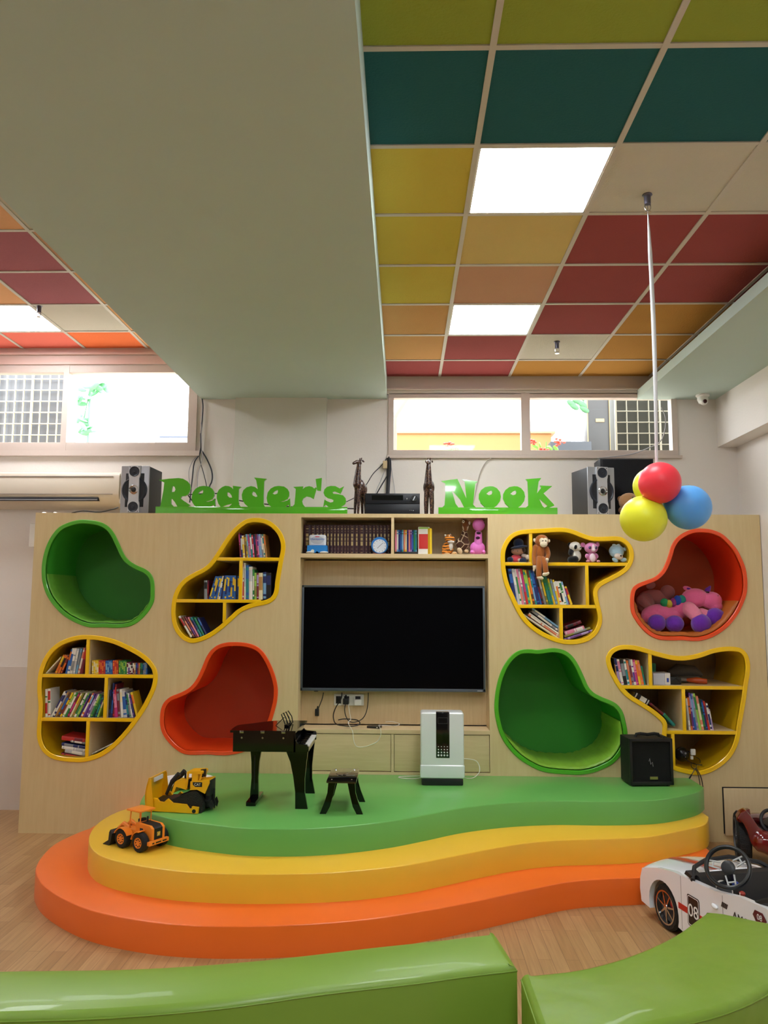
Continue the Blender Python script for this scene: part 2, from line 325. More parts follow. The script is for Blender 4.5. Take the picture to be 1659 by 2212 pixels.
tag(m.build('tree_branch', mat('8A8078', .8), loc=(a.x, a.y, GZ)), 'grey branch slanting outside the top left of the right window', 'branch')
def leafy(pts, Y, label):
    m = MB(); c0 = at(*pts[0], Y)
    for q in pts:
        c = at(*q, Y)
        for k in range(7): m.ell(c+Vector((random.gauss(0, .05), random.gauss(0, .05), random.gauss(0, .04))), (.07, .01, .03), Euler((random.uniform(-1, 1), random.uniform(-1, 1), 0)), 8)
    m.tube([Vector((c0.x, c0.y, GZ)), c0, at(*pts[-1], Y)], .015, 6)
    tag(m.build('shrub', mat('5E9E6A', .6), loc=(c0.x, c0.y, GZ)), label, 'plant')
leafy([(195, 840), (215, 835), (185, 860), (190, 925), (178, 920)], 9.0, 'pale green shrub outside the left window')
m = MB(); q0 = Vector((1.9, 9.35, 4.3))
for (lx, ly) in ((1235, 872), (1246, 866), (1258, 874), (1240, 878), (1262, 884)):
    e = at(lx, ly, 9.3); m.tube([q0, e+Vector((.02, 0, .05)), e], .01, 6); m.ell(e, (.07, .015, .035), Euler((0, .6, 0)), 10)
tag(m.build('hanging_foliage', mat('3E6A44', .6), loc=q0), 'green leaves hanging from the white post outside the right window', 'plant')
p = at(375, 926, 8.5); m = MB(); m.box((p.x-.17, 8.4, GZ), (p.x+.3, 8.6, p.z), .01); m.mi = 1; m.box((p.x-.12, 8.39, p.z-.12), (p.x+.3, 8.4, p.z-.11))
tag(m.build('outdoor_cabinet', [mat('4A5A78', .5), WHITE], loc=(p.x, 8.5, GZ)), 'blue grey cabinet outside the lower right of the left window', 'cabinet')
# ------------------------------------------------------------------ ceiling lights
EM = bpy.data.materials.new('light_diffuser'); EM.use_nodes = True; b_ = EM.node_tree.nodes['Principled BSDF']
b_.inputs['Base Color'].default_value = (.9, .9, .9, 1); b_.inputs['Emission Color'].default_value = (.93, .97, 1, 1); b_.inputs['Emission Strength'].default_value = PANEL
def panel(x0, x1, y0, y1, z, label):
    t = thing('ceiling_light', ((x0+x1)/2, (y0+y1)/2, z), label, 'ceiling light')
    m = MB(); m.box((x0+.02, y0+.02, z-.003), (x1-.02, y1-.02, z+.008)); m.build('diffuser', EM, t)
    m = MB(); f = .02
    for a, b in (((x0, y0), (x1, y0+f)), ((x0, y1-f), (x1, y1)), ((x0, y0), (x0+f, y1)), ((x1-f, y0), (x1, y1))): m.box((*a, z-.0045), (*b, z+.02))
    m.build('frame', WHITE, t)
LBL = {(1, 2): 'large bright square ceiling panel beside the teal tiles', (1, 5): 'bright square ceiling panel farther back between tan and crimson tiles',
       (1, -2): 'added square ceiling panel, unseen above the camera, lighting the room', (1, -6): 'added unseen square ceiling panel at the far rear, lighting the room', (2, -4): 'added unseen square ceiling panel in the rear, lighting the room'}
for i, k in LR: panel(xs[i], xs[i+1], ys[k+9], ys[k+10], ZR, LBL[(i, k)])
for (i, k), lb in zip(sorted(LL, reverse=True), ('bright ceiling panel over the left window side of the room', 'added unseen ceiling panel on the left side above the camera, lighting the room', 'added unseen ceiling panel at the rear left, lighting the room')):
    panel(xl[i], xl[i+1], yl[k], yl[k+1], ZL, lb)
def sprinkler(p, label, s=1.):
    t = thing('fire_sprinkler', p, label, 'sprinkler'); m = MB(); m.lathe(p, [(.022*s, 0), (.024*s, -.004), (.016*s, -.008), (.015*s, -.05*s), (.012*s, -.052*s)], 'Z', 16); m.build('body', mat('6E6E80', .35, metal=.8), t)
    m = MB()
    for sx in (-1, 1): m.tube([p+Vector((sx*.013*s, 0, -.05*s)), p+Vector((sx*.014*s, 0, -.07*s)), p+Vector((sx*.004*s, 0, -.088*s))], .003*s, 6)
    m.cyl(p+Vector((0, 0, -.052*s)), p+Vector((0, 0, -.085*s)), .003*s, .003*s, 8); m.build('yoke', CHROME, t)
    m = MB(); m.cyl(p+Vector((0, 0, -.088*s)), p+Vector((0, 0, -.092*s)), .015*s, .017*s, 16); m.build('deflector', CHROME, t); return t
p1 = atz(1398, 420, ZR); sprinkler(p1, 'chrome fire sprinkler with the white balloon ribbon tied to it')
sprinkler(atz(1203, 738, ZR), 'dark fire sprinkler on the white tile near the right window')
sprinkler(atz(85, 660, ZL), 'fire sprinkler beside the left ceiling panel')
# security camera under the right beam
p = at(1518, 862, 6.5); p.z = 3.455; t = thing('security_camera', p, 'small white dome security camera under the right ceiling beam', 'security camera')
m = MB(); m.lathe(p, [(.055, 0), (.055, -.012), (.042, -.02), (.045, -.04), (.03, -.075)], 'Z', 24); m.build('housing', WHITE, t)
m = MB(); m.ell(p+Vector((0, -.02, -.06)), (.033, .033, .033)); m.mi = 1; m.lathe(p+Vector((0, -.048, -.066)), [(.018, 0), (.014, -.008)], 'Y', 16); m.build('lens_ball', [WHITE, mat('3A1418', .1)], t)
# ================================================================== the wall unit: outlines read off the photograph, placed on the plane Y = UF
def tf(x0, y0, s): return lambda x, y: (x0+x/s, y0+y/s)
T1, T2, T3, T4 = tf(60, 1100, 5.53), tf(60, 1360, 5.53), tf(340, 1100, 5.53), tf(340, 1370, 5.53)
T5, T6, T7, T8 = tf(1060, 1120, 5.184), tf(1340, 1120, 5.53), tf(1060, 1380, 5.352), tf(1300, 1380, 4.879)
def outl(T, pts, n=4):
    q = [at(*T(x, y), UF-.01) for x, y in pts]; return smooth([Vector((p.x, p.z)) for p in q], n)
O_TL = outl(T1, [(690,125),(850,148),(960,205),(1030,290),(1090,410),(1145,530),(1200,605),(1290,665),(1400,715),(1470,775),(1505,860),(1512,1000),(1500,1110),(1440,1220),(1350,1320),(1230,1395),(1080,1418),(900,1412),(740,1412),(600,1370),(450,1290),(330,1180),(230,1040),(175,880),(163,740),(175,600),(215,450),(280,320),(370,215),(480,160),(590,130)])
O_BL = outl(T2, [(730,65),(880,80),(1040,120),(1200,190),(1340,265),(1450,350),(1525,450),(1550,560),(1530,690),(1480,810),(1400,960),(1300,1110),(1200,1240),(1080,1370),(960,1470),(820,1545),(660,1585),(500,1582),(340,1560),(230,1510),(150,1420),(108,1290),(108,1150),(120,1020),(125,900),(112,760),(112,630),(130,500),(180,360),(260,240),(370,150),(500,95),(620,68)])
O_UL = outl(T3, [(1170,103),(1260,112),(1350,145),(1430,210),(1490,290),(1525,400),(1525,500),(1505,600),(1480,740),(1460,870),(1445,990),(1400,1080),(1320,1130),(1200,1160),(1090,1190),(990,1240),(900,1320),(800,1410),(680,1500),(560,1565),(430,1600),(340,1580),(260,1520),(200,1430),(168,1310),(165,1170),(190,1030),(240,920),(320,830),(430,760),(530,710),(610,650),(680,560),(750,450),(830,330),(920,220),(1020,140),(1090,112)])
O_OL = outl(T4, [(900,95),(1030,100),(1150,130),(1240,185),(1310,280),(1370,400),(1415,530),(1437,660),(1430,790),(1405,900),(1370,1020),(1310,1180),(1220,1300),(1080,1390),(900,1440),(740,1450),(600,1440),(430,1445),(310,1430),(210,1370),(120,1280),(55,1180),(30,1070),(32,960),(50,870),(90,800),(160,745),(260,705),(350,660),(420,600),(480,510),(530,400),(580,280),(640,190),(720,130),(810,102)])
O_UR = outl(T5, [(740,103),(850,108),(950,135),(1050,175),(1150,203),(1270,205),(1400,200),(1480,215),(1550,265),(1595,340),(1605,430),(1585,510),(1540,580),(1460,640),(1370,690),(1290,730),(1230,770),(1200,820),(1205,890),(1225,980),(1245,1060),(1250,1150),(1225,1240),(1170,1320),(1090,1375),(990,1405),(890,1412),(780,1400),(660,1360),(540,1300),(430,1220),(340,1120),(270,1000),(210,870),(155,740),(125,610),(112,480),(115,370),(145,280),(210,190),(300,140),(420,122),(560,115)])
O_OR = outl(T6, [(980,120),(1100,135),(1220,185),(1310,265),(1390,360),(1450,470),(1500,600),(1520,740),(1515,880),(1475,1010),(1410,1140),(1320,1260),(1220,1350),(1100,1420),(970,1460),(850,1465),(740,1455),(620,1458),(480,1450),(370,1410),(270,1330),(190,1230),(135,1130),(120,1020),(125,910),(150,830),(210,780),(310,740),(410,700),(490,630),(540,540),(580,430),(610,330),(670,235),(760,170),(870,128)])
O_GR = outl(T7, [(720,108),(820,122),(900,160),(970,230),(1030,330),(1080,440),(1130,550),(1190,620),(1280,670),(1390,715),(1470,765),(1530,850),(1565,980),(1585,1110),(1560,1240),(1500,1350),(1420,1440),(1300,1505),(1180,1550),(1050,1572),(900,1570),(750,1560),(600,1535),(470,1480),(330,1390),(210,1270),(120,1130),(70,980),(45,830),(48,680),(70,540),(110,400),(170,280),(250,185),(340,130),(440,120),(540,128),(630,118)])
O_BR = outl(T8, [(250,65),(370,75),(480,105),(600,140),(720,170),(830,182),(940,172),(1050,145),(1170,105),(1290,85),(1400,85),(1480,105),(1540,170),(1565,270),(1560,380),(1540,500),(1525,620),(1505,740),(1480,880),(1460,1020),(1430,1130),(1370,1240),(1280,1330),(1170,1400),(1060,1435),(960,1435),(860,1415),(760,1385),(680,1330),(640,1250),(625,1150),(632,1060),(640,980),(640,900),(590,840),(500,770),(390,700),(280,630),(190,540),(120,430),(70,330),(45,230),(55,170),(100,110),(170,75)])
OUTS = [O_TL, O_BL, O_UL, O_OL, O_UR, O_OR, O_GR, O_BR]
NX0, NX1, NZT, ZC = -.785, .645, 2.361, .772          # niche sides, its top, console top
UX0, UX1 = -2.85, 2.70
un = thing('wall_unit', (0, UF, 0), 'long light wooden wall unit with rounded cut-outs and a television niche', 'wall unit')
flat2d('front_panel', [[(UX0, 0), (UX1, 0), (UX1, UTOP), (UX0, UTOP)]]+[offset(o, .012) for o in OUTS]+[[(NX0, .02), (NX1, .02), (NX1, NZT), (NX0, NZT)]], .018, XZ(UF+.009), WOOD, un)
m = MB(); m.box((UX0, UF+.018, UTOP-.02), (UX1, WALLY-.055, UTOP)); m.build('top_panel', WOODH, un)
for x in (UX0, UX1-.018): m = MB(); m.box((x, UF+.018, 0), (x+.018, WALLY-.055, UTOP-.02)); m.build('side_panel', WOOD, un)
NB = 6.22
m = MB(); m.box((NX0, NB, .78), (NX1, NB+.015, 2.04)); m.box((NX0, 6.4, 2.03), (NX1, 6.415, NZT)); m.build('niche_back', wood_mat('niche_veneer', 'DCC49A', 'D2B88C', 'Z'), un)
for x in (NX0-.02, NX1): m = MB(); m.box((x, UF+.018, .02), (x+.02, 6.42, NZT+.02)); m.build('niche_side', WOODH, un)
ZS = 2.083
m = MB(); m.box((NX0, UF, 2.052), (NX1, 6.42, ZS)); m.build('shelf', WOODH, un)
m = MB(); m.box((NX0-.02, UF+.002, NZT), (NX1+.02, 6.42, NZT+.02)); m.build('niche_top', WOODH, un)
p = at(848, 1160, UF); m = MB(); m.box((p.x-.011, UF+.003, ZS), (p.x+.011, 6.4, NZT)); m.build('divider', WOODH, un); XDIV = p.x
m = MB(); m.box((NX0, UF-.003, ZC-.028), (NX1, NB, ZC)); m.build('console_top', WOODH, un)
m = MB(); m.box((NX0, UF+.03, .02), (NX1, UF+.04, ZC-.028)); m.box((NX0, UF, .02), (NX1, UF+.03, .468)); m.box((-.085, UF, .468), (-.065, UF+.03, ZC-.03)); m.build('carcass', WOODH, un)
for a, b in ((NX0+.004, -.088), (-.062, NX1-.004)): m = MB(); m.box((a, UF+.004, .474), (b, UF+.02, ZC-.034), .001); m.build('drawer_front', wood_mat('drawer_veneer', 'DCC79A', 'D2BC8C', 'X'), un)
a = at(1562, 1702, UF); b = at(1597, 1815, UF)
m = MB(); m.box((a.x, UF-.012, .05), (UX1-.02, UF+.001, a.z), .001); hd = m.build('access_door', wood_mat('door_veneer', 'E0C9A0', 'D8BF94', 'Z'), un)
m = MB(); m.box((a.x-.008, UF-.004, .06), (a.x, UF+.001, a.z+.008)); m.box((a.x-.008, UF-.004, a.z), (UX1-.02, UF+.001, a.z+.008)); m.build('gap', BLACK, hd)
# insert modules
def loop3(p, y): return [Vector((q[0], y, q[1])) for q in p]
def module(name, label, cat, out, col, rimw, shellm, backm):
    c = min(q[1] for q in out); cx = sum(q[0] for q in out)/len(out)
    t = thing(name, (cx, UF, c), label, cat); inn = offset(out, rimw); y0, y1 = UF-.012, UF+.02
    m = MB(); o2 = offset(out, .004); i2 = offset(out, rimw-.004)
    m.band(loop3(out, y1), loop3(out, y0+.005)); m.band(loop3(out, y0+.005), loop3(o2, y0)); m.band(loop3(o2, y0), loop3(i2, y0)); m.band(loop3(i2, y0), loop3(inn, y0+.005)); m.band(loop3(inn, y0+.005), loop3(inn, y1))
    m.build('rim', col, t, weld=.0001, ang=30)
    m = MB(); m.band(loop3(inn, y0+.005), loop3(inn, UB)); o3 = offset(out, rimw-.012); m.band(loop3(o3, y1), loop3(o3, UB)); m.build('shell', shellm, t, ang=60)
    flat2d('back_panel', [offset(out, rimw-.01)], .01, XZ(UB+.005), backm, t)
    return t, inn
gr = lambda h: mat(h, .6, mottle=.05)
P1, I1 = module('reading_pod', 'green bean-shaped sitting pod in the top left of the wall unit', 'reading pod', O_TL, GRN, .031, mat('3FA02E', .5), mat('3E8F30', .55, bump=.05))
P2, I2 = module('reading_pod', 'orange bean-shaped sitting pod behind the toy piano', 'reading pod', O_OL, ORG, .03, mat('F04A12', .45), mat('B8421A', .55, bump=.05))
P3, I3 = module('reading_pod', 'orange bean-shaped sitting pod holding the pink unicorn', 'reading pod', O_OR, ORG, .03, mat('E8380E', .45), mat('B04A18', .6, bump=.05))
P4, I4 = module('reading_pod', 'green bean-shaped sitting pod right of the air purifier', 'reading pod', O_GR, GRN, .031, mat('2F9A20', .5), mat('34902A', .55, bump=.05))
def pad(inn, T, pa, pb, th, m_, label, n=None):
    a = at(*T(*pa), UF); b = at(*T(*pb), UF); N = len(inn)
    ia = min(range(N), key=lambda i: (inn[i]-Vector((a.x, a.z))).length); ib = min(range(N), key=lambda i: (inn[i]-Vector((b.x, b.z))).length)
    # walk through the lowest point
    lo = min(range(N), key=lambda i: inn[i][1]); seq = [];
    for step in (1, -1):
        s = [ia]; k = ia
        while k != ib: k = (k+step) % N; s.append(k)
        if lo in s: seq = s; break
    off = offset(inn, th); g = offset(inn, .004); top = []; bot = []
    for j, k in enumerate(seq):
        e = min(1, j/2, (len(seq)-1-j)/2); wob = .004*sin(j*1.9)*e
        top.append(g[k].lerp(off[k], .35+.65*e)+Vector((0, wob))); bot.append(g[k])
    m = MB(); prof = [(0, .0), (.006, .6), (.02, 1), (.25, .97), (.45, 1), (.535, .95)]
    rows_ = [[Vector((bot[j].x, UF+.005, bot[j].y)) for j in range(len(seq))]]
    for d, f in prof: rows_.append([Vector((bot[j].x+(top[j].x-bot[j].x)*max(f, .2), UF+.003+d+.004*sin(j*2.3), bot[j].y+(top[j].y-bot[j].y)*max(f, .2))) for j in range(len(seq))])
    rows_.append([Vector((q.x, UF+.535, q.y)) for q in bot])
    bm = m.bm; V = [[bm.verts.new(p) for p in r] for r in rows_]
    for i in range(len(V)):
        A, B = V[i], V[(i+1) % len(V)]
        for j in range(len(seq)-1): bm.faces.new((A[j], A[j+1], B[j+1], B[j]))
    bm.faces.new([r[0] for r in V]); bm.faces.new([r[-1] for r in V][::-1])
    c = min(bot, key=lambda q: q[1]); tag(m.build('seat_pad', m_, loc=(c.x, UF+.2, c.y), ang=50), label, 'seat pad')
pad(I1, T1, (225, 770), (1440, 1110), .016, mat('6FAE3C', .4, bump=.5, bscale=14), 'curved green vinyl seat pad lining the top left green pod')
pad(I4, T7, (240, 1160), (1505, 955), .024, mat('86B83A', .38, bump=.7, bscale=12), 'wrinkled green vinyl seat pad lining the lower green pod')
pad(I3, T6, (178, 1000), (1420, 985), .03, mat('B2601C', .5, bump=.3, bscale=14), 'brownish orange seat pad under the pink unicorn')
BT = .024
def bookcase(label, out, T, boards, rimw=.034):
    t, inn = module('bean_bookcase', label, 'bookcase', out, YEL, rimw, mat('D9AE0A', .45), wood_mat('bookcase_back_shaded', '9C8560', '8E7854', 'Z'))  # back veneer darkened: the shade inside the cells is put into its colour
    zs = []
    for b in boards:
        m = MB(); m.mi = 0
        if b[0] == 'h':
            p = at(*T(b[1], b[2]), UF-.008); z = p.z; a, c = span(inn, 1, z, p.x); zs.append(z)
            m.box((a-.005, UF-.004, z-BT/2), (c+.005, UB-.003, z+BT/2)); m.mi = 1; m.box((a-.006, UF-.0085, z-BT/2-.0005), (c+.006, UF+.004, z+BT/2+.0005), .0015)
            m.build('shelf', [WOODH, YEL], t)
        else:
            p = at(*T(b[1], b[2]), UF-.008); x = p.x; a, c = span(inn, 0, x, p.z)
            if b[3] is not None: c = zs[b[3]]-BT/2
            if b[4] is not None: a = zs[b[4]]+BT/2
            m.box((x-BT/2, UF-.004, a), (x+BT/2, UB-.003, c)); m.mi = 1; m.box((x-BT/2-.0005, UF-.0083, a-.004), (x+BT/2+.0005, UF+.004, c+.004), .0015)
            m.build('divider', [WOODH, YEL], t)
    return [z+BT/2 for z in zs]
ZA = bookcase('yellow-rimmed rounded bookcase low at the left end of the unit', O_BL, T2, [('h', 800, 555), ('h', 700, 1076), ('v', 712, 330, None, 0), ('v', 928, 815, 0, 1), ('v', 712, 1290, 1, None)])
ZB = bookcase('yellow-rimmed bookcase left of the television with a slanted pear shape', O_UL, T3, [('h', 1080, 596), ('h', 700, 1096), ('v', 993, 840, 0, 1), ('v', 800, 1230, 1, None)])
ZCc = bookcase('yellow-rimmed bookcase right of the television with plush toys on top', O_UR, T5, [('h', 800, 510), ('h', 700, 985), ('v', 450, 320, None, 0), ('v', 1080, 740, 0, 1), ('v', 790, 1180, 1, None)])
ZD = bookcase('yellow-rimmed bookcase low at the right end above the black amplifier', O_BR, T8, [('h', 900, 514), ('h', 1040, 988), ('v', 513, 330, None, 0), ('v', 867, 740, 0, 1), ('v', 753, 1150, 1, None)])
# ================================================================== books
CN = dict(W='F0EEE6', K='15151A', N='1F2C6B', B='2A66B8', L='7FB0DA', T='1F8C90', G='2F8A46', M='9CCB52', D='1C4A34', Y='F2CF2E', C='EFE4BC', A='B98A4A', O='EE7B2C', R='C92F2C', P='E98BB0', F='C6357F', V='6B3A96', I='B7A0D6', E='8F949B', U='7A1F32', Z='6B3E22', S='E88F72', Q='8D8C3E', H='C9CCD2')
CW = dict(W='white', K='black', N='navy', B='blue', L='light blue', T='teal', G='green', M='lime green', D='dark green', Y='yellow', C='cream', A='tan', O='orange', R='red', P='pink', F='magenta', V='purple', I='lilac', E='grey', U='maroon', Z='brown', S='salmon', Q='olive', H='silver grey')
ORD = ['first', 'second', 'third', 'fourth', 'fifth', 'sixth', 'seventh', 'eighth', 'ninth', 'tenth', 'eleventh', 'twelfth', 'thirteenth', 'fourteenth', 'fifteenth', 'sixteenth', 'seventeenth', 'eighteenth', 'nineteenth', 'twentieth', 'twenty-first', 'twenty-second', 'twenty-third', 'twenty-fourth', 'twenty-fifth', 'twenty-sixth', 'twenty-seventh', 'twenty-eighth']
def bk(c): return mat(CN[c], .42, mottle=.1)
PAGE = mat('E4DCC8', .85, bump=.2, bscale=200)
def book(a, u, t, h, d, cols, label, group, zb=None, accents=((.62, .8),), side=None, name='book', aw=(.06, .94)):
    n = Vector((u.z, 0, -u.x)); a = Vector(a)
    if zb is not None: a.z += zb+.0006-min(a.z, (a+n*t).z)
    M = Matrix(((n.x, 0, u.x, a.x), (0, 1, 0, a.y), (n.z, 0, u.z, a.z), (0, 0, 0, 1))); c = min(.002, t*.18); m = MB()
    m.box((0, 0, 0), (c, d, h), M=M); m.box((t-c, 0, 0), (t, d, h), M=M)
    nseg = 4; pr = [(t*(i/nseg), -.004*sin(pi*i/nseg)-.0001) for i in range(nseg+1)]     # rounded spine
    m.prism([M @ Vector((x, y, 0)) for x, y in pr]+[M @ Vector((t, .002, 0)), M @ Vector((0, .002, 0))], u*h)
    m.mi = 1; m.box((c, .002, .003), (t-c, d-.004, h-.003), M=M); m.mi = 2
    for k, (f0, f1) in enumerate(accents):
        m.mi = 2+(k % 2 if len(cols) > 2 else 0)
        m.prism([M @ Vector((t*g, -.004*sin(pi*g)-.0012, h*f0)) for g in [aw[0]+(aw[1]-aw[0])*i/nseg for i in range(nseg+1)]]+[M @ Vector((t*aw[1], .0005, h*f0)), M @ Vector((t*aw[0], .0005, h*f0))], u*(h*(f1-f0)))
    mats = [bk(cols[0]), PAGE, bk(cols[1])]+([bk(cols[2])] if len(cols) > 2 else [])
    o = m.build(name, mats, loc=a); return tag(o, label, 'book', group)
ACC = [((.1, .16), (.3, .78)), ((.55, .9),), ((.04, .12), (.2, .6), (.85, .93)), ((.35, .85),), ((.06, .1), (.5, .56), (.6, .92)), ((.12, .5), (.7, .75))]
def row(T, yb, zb, items, place, group, Y=6.03, depth=.17, name='book', first=0):
    """items: (x of the bottom left, width, height, shift of the top, colours) in the crop's pixels"""
    for k, it in enumerate(items):
        x, w, h, dx, cols = it[:5]; y0 = it[5] if len(it) > 5 else yb
        a = at(*T(x, y0), Y); b = at(*T(x+dx, y0-h), Y); e = at(*T(x+w, y0), Y); v = Vector((b.x-a.x, 0, b.z-a.z)); u = v.normalized()
        t = abs(e.x-a.x)*u.z*.97; cc = list(cols)+['W', 'H'][:max(0, 2-len(cols))] if len(cols) < 2 else list(cols)
        lean = '' if abs(dx)/h < .06 else ('right-leaning ' if dx > 0 else 'left-leaning ')
        book(a, u, t, v.length, depth-.01*((k*7) % 3), cc, cut(f'{CW[cols[0]]} {lean}book, {ORD[k+first]} from the left {place}'), group, zb if len(it) <= 5 else None, ACC[(k*5+len(items)) % 6], name=name)
def slabs(T, items, place, group, Y=6.04, depth=.2):
    for k, (x0, y0, x1, y1, th, cols, desc) in enumerate(items):
        a = at(*T(x0, y0), Y); b = at(*T(x1, y1), Y); v = Vector((b.x-a.x, 0, b.z-a.z)); u = v.normalized(); t = th*(Y/FPX)/5.2
        book(a, u, t, v.length, depth, list(cols)+(['W'] if len(cols) < 2 else []), f'{desc} {place}', group, accents=ACC[(k+2) % 6])
LA, LB_, LC, LD = 'lower left bookcase', 'upper left bookcase', 'upper right bookcase', 'lower right bookcase'
cut = lambda s: s if len(s.replace('-', ' ').split()) <= 16 else s.replace(' from the left', '', 1)
row(T2, 530, ZA[0], [(215,22,190,175,'C'), (322,30,215,102,'OY'), (354,30,212,96,'OK'), (388,24,205,92,'UO'), (445,22,290,72,'BO'), (470,30,300,62,'WB'), (503,30,300,56,'WE'), (538,26,298,52,'HW'), (568,24,298,60,'LE'), (595,26,305,72,'SW'), (625,34,312,55,'UR')], f'in the top left cell, {LA}', f'books in the top left cell of the {LA}')
it = []
for x, n, c, w in ((765, 4, 'YC', 20), (846, 4, 'RO', 20), (928, 4, 'BL', 21), (1015, 3, 'OR', 22), (1088, 5, 'GM', 18.5)): it += [(x+i*w, w, 160, 0, c) for i in range(n)]
row(T2, 535, ZA[0], it, f'in the top right cell, {LA}', f'thin primary readers in the {LA}', depth=.12)
row(T2, 535, ZA[0], [(1183+i*17.5, 17.5, 142 if i < 5 else 135, 0, c) for i, c in enumerate(['UW', 'VW', 'UW', 'KW', 'UW', 'AC', 'BN', 'UV', 'OA', 'GD', 'DT', 'EB', 'LE', 'BE'])], f'of the small ones, top right cell, {LA}', f'small mixed readers in the {LA}', depth=.12)
row(T2, 1048, ZA[1], [(207,30,330,0,'WRG'), (240,33,335,0,'WRG'), (275,22,300,160,'WN'), (298,24,300,158,'NW'), (324,26,290,150,'AE'), (352,28,285,148,'ZB'), (382,26,285,145,'YU'), (410,28,285,150,'WM'), (440,28,285,140,'GW'), (470,26,285,140,'UF'), (498,24,275,135,'CY'), (524,24,285,130,'QA'), (550,28,280,145,'WG'), (580,24,280,140,'MG'), (606,22,275,130,'NV'), (630,28,280,145,'OW'), (660,28,280,125,'VL'), (690,26,270,130,'VI'), (718,24,270,120,'WE'), (744,26,270,115,'GM'), (772,26,265,110,'DG'), (800,24,250,95,'NT'), (826,22,200,72,'MC')], f'in the middle left cell, {LA}', f'books in the middle left cell of the {LA}')
row(T2, 1052, ZA[1], [(965,24,325,12,'NK'), (990,20,410,25,'NB'), (1011,22,395,32,'UR'), (1036,42,330,-22,'FP'), (1080,28,335,-20,'EU'), (1111,30,335,-16,'WC'), (1143,44,320,-22,'HB'), (1190,25,300,-38,'NT'), (1217,22,300,-45,'EG'), (1241,18,290,-50,'WH'), (1260,24,270,-55,'VN'), (1295,28,300,-70,'YO')], f'in the middle right cell, {LA}', f'books in the middle right cell of the {LA}')
slabs(T2, [(400,1470,688,1520,42,'UR','maroon book at the bottom of the pile'), (450,1425,688,1470,38,'HW','pale grey book second from the bottom of the pile'), (412,1385,688,1428,34,'WH','white book third from the bottom of the pile'), (408,1350,688,1392,32,'NE','navy book fourth from the bottom of the pile'), (515,1312,688,1340,30,'EW','grey book under the topmost of the pile'), (410,1268,688,1306,45,'RU','red book topmost of the pile')], f'in the {LA}', f'pile of flat books in the {LA}', Y=6.05)
slabs(T2, [(765,1478,1070,1325,14,'WH','thin white book slanting alone')], f'in the bottom right cell, {LA}', None)
row(T3, 576, ZB[0], [(985,18,300,-20,'UF'), (1003,20,270,-15,'NH'), (1023,26,262,-18,'CY'), (1049,18,270,-22,'ZA'), (1067,16,250,-20,'YQ'), (1083,22,280,-32,'LE'), (1105,16,280,-30,'PF'), (1121,22,285,-25,'TW'), (1143,20,270,-22,'RP'), (1163,26,280,-22,'KN'), (1189,18,280,-24,'UF'), (1207,16,282,-24,'VP'), (1223,32,280,-26,'LI'), (1255,20,278,-26,'EW'), (1275,16,280,-28,'TC'), (1291,20,280,-28,'AO')], f'in the top cell, {LB_}', f'books in the top cell of the {LB_}')
row(T3, 1078, ZB[1], [(558,38,225,0,'EK'), (600,10,225,0,'UR')]+[(612+i*20, 20, 272, 78-i*3, 'BYN') for i in range(5)]+[(712,14,272,62,'YW'), (727,22,278,50,'WB'), (750,24,285,40,'NK')]+[(776+i*23, 23, 285, 34-i*5, 'BYN') for i in range(7)]+[(940,16,280,8,'KN'), (957,18,280,2,'BY')], f'in the middle left cell, {LB_}', f'books in the middle left cell of the {LB_}')
row(T3, 1075, ZB[1], [(1008,26,425,0,'RW'), (1034,22,436,0,'WH'), (1056,36,410,0,'BT'), (1093,44,392,0,'WHN'), (1138,20,360,0,'GW'), (1159,26,318,0,'MQ'), (1186,24,320,0,'UI'), (1211,48,318,0,'CA'), (1262,40,328,0,'NL'), (1303,58,318,0,'KN')], f'in the middle right cell, {LB_}', f'books in the middle right cell of the {LB_}')
row(T3, 1535, None, [(395,30,250,-145,'WR',1535), (430,26,245,-140,'ZS',1535), (457,24,240,-135,'UV',1532), (482,26,230,-125,'PS',1528), (512,30,225,-122,'TN',1524), (545,28,215,-112,'GT',1518), (576,26,205,-105,'NB',1508)], f'in the bottom left cell, {LB_}', f'leaning books in the bottom left cell of the {LB_}')
a = at(*T3(625, 1470), 6.2); book(at(*T3(590, 1475), 6.2), Vector((0, 0, 1)), .004, .06, .001, 'MW', '', None) if False else None
row(T5, 965, ZCc[1], [(262,40,398,-72,'BN'), (303,28,398,-72,'HW'), (332,20,396,-70,'WG'), (353,24,396,-72,'PS'), (378,20,400,-74,'EW'), (399,26,398,-74,'RF'), (426,24,390,-72,'MT'), (451,22,385,-76,'YM'), (474,26,385,-76,'ZO'), (501,20,380,-78,'TL'), (522,34,384,-88,'NB'), (557,18,380,-90,'BN'), (576,24,330,-86,'KU'), (601,26,320,-84,'EH'), (628,24,318,-80,'QY'), (653,30,318,-78,'GT'), (684,20,312,-80,'TG'), (706,22,290,-75,'YM'), (729,26,282,-70,'EL'), (756,22,278,-68,'YW'), (779,22,262,-66,'WO'), (802,24,260,-66,'WK'), (827,26,262,-70,'WG'), (854,22,256,-70,'LW'), (877,14,190,-55,'VU'), (893,28,200,-70,'YR')], f'in the middle cell, {LC}', f'leaning books in the middle cell of the {LC}')
slabs(T5, [(655,1325,540,1260,16,'M','lime green book lowest'), (745,1350,325,1065,22,'C','cream book second lowest'), (762,1335,415,1085,22,'S','salmon book third lowest'), (766,1308,425,1068,18,'W','white book fourth lowest'), (768,1280,455,1045,24,'E','grey book second highest'), (768,1240,460,1015,22,'L','blue grey book topmost')], f'of the slanting pile, {LC}', f'slanting pile in the {LC}', Y=6.05)
